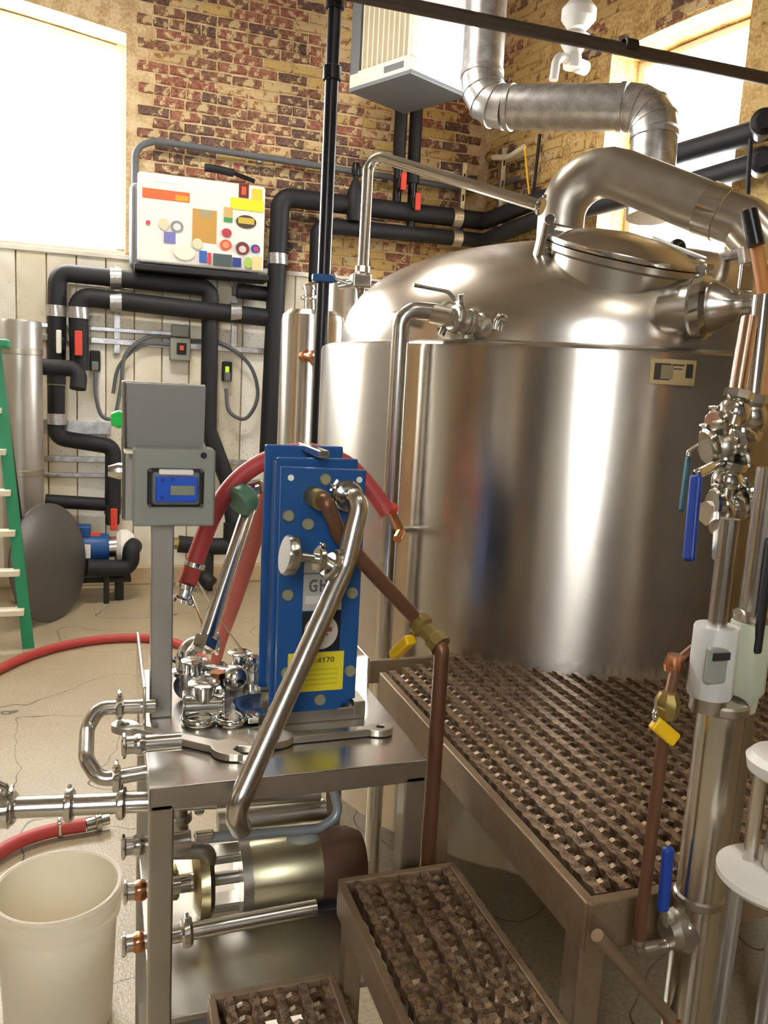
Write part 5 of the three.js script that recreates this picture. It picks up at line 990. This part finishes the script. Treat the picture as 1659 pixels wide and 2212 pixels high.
{ // copper line with the yellow ball valve
  const a = [0.739, 1.293, -0.885], b = [0.711, 1.246, -0.86], e = [0.706, 0.899, -0.86], t = thing('copper_line', 'thin brown copper line with a yellow valve handle by the pipe stand', 'pipe', e);
  part(t, 'upper_tube', pipe([[0.766, 1.312, -0.885], a, b], 0.0075, 0.012, 14), M.copper);
  part(t, 'elbow', turned(add(a, [-0.004, -0.012, 0]), [0, 1, 0], [[0, 0], [0.012, 0], [0.014, 0.01], [0.01, 0.024], [0, 0.026]], 12), M.copperBright);
  part(t, 'brass_valve', [turned(add(b, [0, -0.02, 0]), [0, 1, 0], [[0, 0], [0.012, 0], [0.017, 0.008], [0.017, 0.026], [0.011, 0.036], [0, 0.036]], 8), rod(b, [0.696, 1.24, -0.86], 0.005)], M.brass);
  const h = part(t, 'handle_stem', pipe([[0.694, 1.241, -0.86], [0.684, 1.237, -0.85], [0.69, 1.221, -0.85]], 0.004, 0.006, 8), M.steelBright);
  part(h, 'yellow_handle', aim(new RoundedBoxGeometry(0.02, 0.048, 0.012, 3, 0.004).translate(0, 0.02, 0), [0.687, 1.225, -0.85], sub3([0.728, 1.193, -0.85], [0.687, 1.225, -0.85])), M.yellow, 'yellow lever handle');
  part(t, 'lower_tube', pipe([b, [b[0] - 0.012, e[1], b[2] + 0.01]], 0.0085, 0, 16), M.copper);
  part(t, 'bottom_bend', pipe([[b[0] - 0.012, e[1] + 0.01, b[2] + 0.01], [b[0] - 0.012, e[1] - 0.012, b[2] + 0.01], [0.755, 0.889, -0.85], [0.754, 0.915, -0.85]], 0.0085, 0.02, 14), M.steelDull);
}
{ // ball valve cluster above
  const t = thing('valve_manifold', 'cluster of steel ball valves on the right with blue lever handles', 'valve', [1.077, 1.537, -1.217]);
  const line = (p, q, r, m = M.steel) => part(t, 'manifold_pipe', pipe([p, q], r, 0, 18), m);
  const A = [1.125, 1.629, -1.269], B = [1.07, 1.566, -1.224], C = [1.077, 1.504, -1.211], D0 = [1.054, 1.452, -1.189], E0 = [1.191, 1.622, -1.298];
  line(A, B, 0.018); line(B, C, 0.016); line(C, D0, 0.016); line(A, E0, 0.016, M.steel); line(D0, [0.991, 1.435, -1.122], 0.0155);
  const body = (c, r, d, m = M.steelBright) => part(t, 'valve_body', [new THREE.SphereGeometry(r, 20, 14).translate(...c), turned(add(c, [-V(d).normalize().x * r * 1.4, -V(d).normalize().y * r * 1.4, -V(d).normalize().z * r * 1.4]), d, [[0, 0], [r * 0.9, 0], [r * 0.9, r * 0.5], [r * 0.6, r * 0.6], [r * 0.6, r * 2.2], [r * 0.9, r * 2.3], [r * 0.9, r * 2.8], [0, r * 2.8]], 8)], m);
  body(A, 0.03, [0.2, 1, 0]); body(B, 0.026, [1, 0.3, 0.1], M.steelDull); body(C, 0.028, [0.1, 1, 0.2]); body(D0, 0.025, [1, 0.1, 0], M.steel); body(E0, 0.032, [0, 1, 0.1], M.steel);
  for (const [p, d, r] of [[[1.059, 1.603, -1.234], [1, 0.2, 0], 0.03], [[1.048, 1.569, -1.232], [1, 0.4, 0.2], 0.032], [[1.115, 1.592, -1.234], [0.4, 1, 0], 0.03], [[1.028, 1.466, -1.178], [1, 0, 0.2], 0.03], [[1.107, 1.472, -1.195], [1, 0.1, 0.2], 0.034], [[1.099, 1.551, -1.211], [1, 0.5, 0], 0.03]]) clampSet(t, p, d, r, M.steelBright, 0.014);
  // handles: arm then drooping grip
  const grip = (stem, knee, a, b, w, m, lab) => { const h = part(t, 'lever_arm', pipe([stem, knee, a], w * 0.42, w * 0.5, 10), M.steelBright); const L = len3(sub3(b, a)); part(h, 'lever_grip', aim(new RoundedBoxGeometry(w, L, w * 0.62, 3, w * 0.28).translate(0, L / 2, 0), a, sub3(b, a)), m, lab); };
  grip([1.05, 1.538, -1.204], [0.971, 1.522, -1.165], [0.969, 1.52, -1.165], [0.943, 1.376, -1.128], 0.022, M.blueHandle, 'bright blue lever grip');
  grip([1.104, 1.594, -1.27], [1.078, 1.548, -1.325], [1.077, 1.539, -1.324], [1.064, 1.432, -1.311], 0.0115, M.tealHandle, 'teal lever grip');
  // back panel pipes going up
  line(A, [1.204, 1.811, -1.347], 0.016, M.steelPink); line([1.238, 1.639, -1.35], [1.261, 1.862, -1.379], 0.02, M.steelBright);
  part(t, 'wooden_handle', pipe([[1.304, 2.053, -1.492], [1.31, 1.87, -1.428], [1.313, 1.66, -1.391]], 0.014, 0.1, 14), M.wood); 
  part(t, 'handle_cap', pipe([[1.278, 2.046, -1.468], [1.293, 1.975, -1.451]], 0.017, 0, 14), M.blackGloss);
  line(D0, [0.923, 1.407, -1.033], 0.013);
}
{ // outlet nozzle with clamp on the kettle
  const a = [1.359, 1.867, -1.796], b = [1.378, 1.871, -1.704], c = [1.414, 1.872, -1.676], e = [1.48, 1.876, -1.627], d = sub3(e, a), t = thing('kettle_nozzle', 'clamped steel nozzle and valve at the right of the dome', 'nozzle', c);
  part(t, 'stub', pipe([a, b], 0.06, 0, 28), M.steel);
  clampSet(t, b, d, 0.08, M.steelBright, 0.044, [0, 1, 0]);
  part(t, 'reducer', turned(lerp(b, c, 0.4), d, [[0.064, 0], [0.062, 0.015], [0.036, 0.06], [0.028, 0.08], [0.028, 0.12]], 28), M.steel);
  const v = part(t, 'butterfly_valve', turned(lerp(c, e, 0.45), d, [[0, 0], [0.038, 0], [0.047, 0.01], [0.047, 0.034], [0.038, 0.04], [0, 0.04]], 24), M.steel);
  part(v, 'valve_neck', rod(lerp(c, e, 0.6), [1.412, 1.965, -1.601], 0.012), M.steel); part(v, 'stop_plate', box([1.406, 1.933, -1.598], [0.04, 0.06, 0.01], 0.004), M.steelBright);
  const u = thing('level_conduit', 'grey flexible conduit reaching from the wall to the pipes right of the manway', 'conduit', [1.768, 2.051, -2.242]);
  part(u, 'tube', pipe([[1.738, 2.042, -2.251], [1.754, 2.073, -2.144], [1.547, 2.027, -1.779], [1.421, 1.947, -1.616]], 0.014, 0.05, 14), M.galv);
}
{ // hanging dark cables at the right
  const t = thing('cable_drop', 'dark cable hanging down at the upper right', 'cable', [1.924, 2.154, -2.206]);
  part(t, 'sheath', curve([[2.162, 2.568, -2.515], [2.115, 2.393, -2.448], [2.072, 2.192, -2.376]], 0.008, 20, 8), M.black);
  for (const [p, l] of [[[3.22, 3.071, -3.67], 'upper'], [[3.223, 2.881, -3.651], 'lower']]) { const k = thing('pipe_flange', `${l} black round pipe flange at the right window edge`, 'flange', p); part(k, 'disc', turned(p, [-0.6, 0, 0.8], [[0, 0], [0.06, 0], [0.066, 0.02], [0.066, 0.05], [0.04, 0.07], [0, 0.07]], 24), M.black); part(k, 'neck', rod(p, add(p, [0.1, 0, -0.12]), 0.045), M.galv); }
}
{ // white two tier round stand at the far right
  const p = [0.783, 1.221, -0.72], t = thing('round_stand', 'white round two tier stand cut off by the right edge', 'stand', [p[0], 0, p[2]]);
  const y1 = p[1], y2 = [0.808, 1.073, -0.72][1];
  part(t, 'top_tray', turned([p[0], y1 - 0.02, p[2]], [0, 1, 0], [[0, 0], [0.034, 0], [0.046, 0.008], [0.049, 0.022], [0.042, 0.03], [0, 0.03]], 40), M.white);
  part(t, 'lower_tray', turned([p[0], y2 - 0.015, p[2]], [0, 1, 0], [[0, 0], [0.056, 0], [0.067, 0.01], [0.067, 0.018], [0.02, 0.025], [0, 0.025]], 48), M.white);
  for (let k = 0; k < 3; k++) { const w = k * 2.1 + 3.6, q = (r, y) => [p[0] + Math.sin(w) * r, y, p[2] + Math.cos(w) * r]; part(t, 'post', rod(q(0.03, y2), q(0.03, y1), 0.009), M.steel); part(t, 'leg', rod(q(0.05, 0), q(0.04, y2), 0.009), M.galv); }
  part(t, 'column', rod([p[0], y2, p[2]], [p[0], y1, p[2]], 0.015), M.steel);
}
{ // brown flat strap sloping under the stand
  const a = [0.608, 0.952, -0.82], b = [0.762, 0.779, -0.84], t = thing('sloping_bar', 'pale worn steel bar sloping under the pipe stand at the bottom right', 'bar', b);
  part(t, 'bar', pipe([a, b], 0.009, 0, 12), M.grateFrame); part(t, 'bar_end', turned(b, sub3(b, a), [[0, 0], [0.014, 0], [0.014, 0.03], [0, 0.03]], 12), M.copperBright);
}

renderer.render(scene, camera);
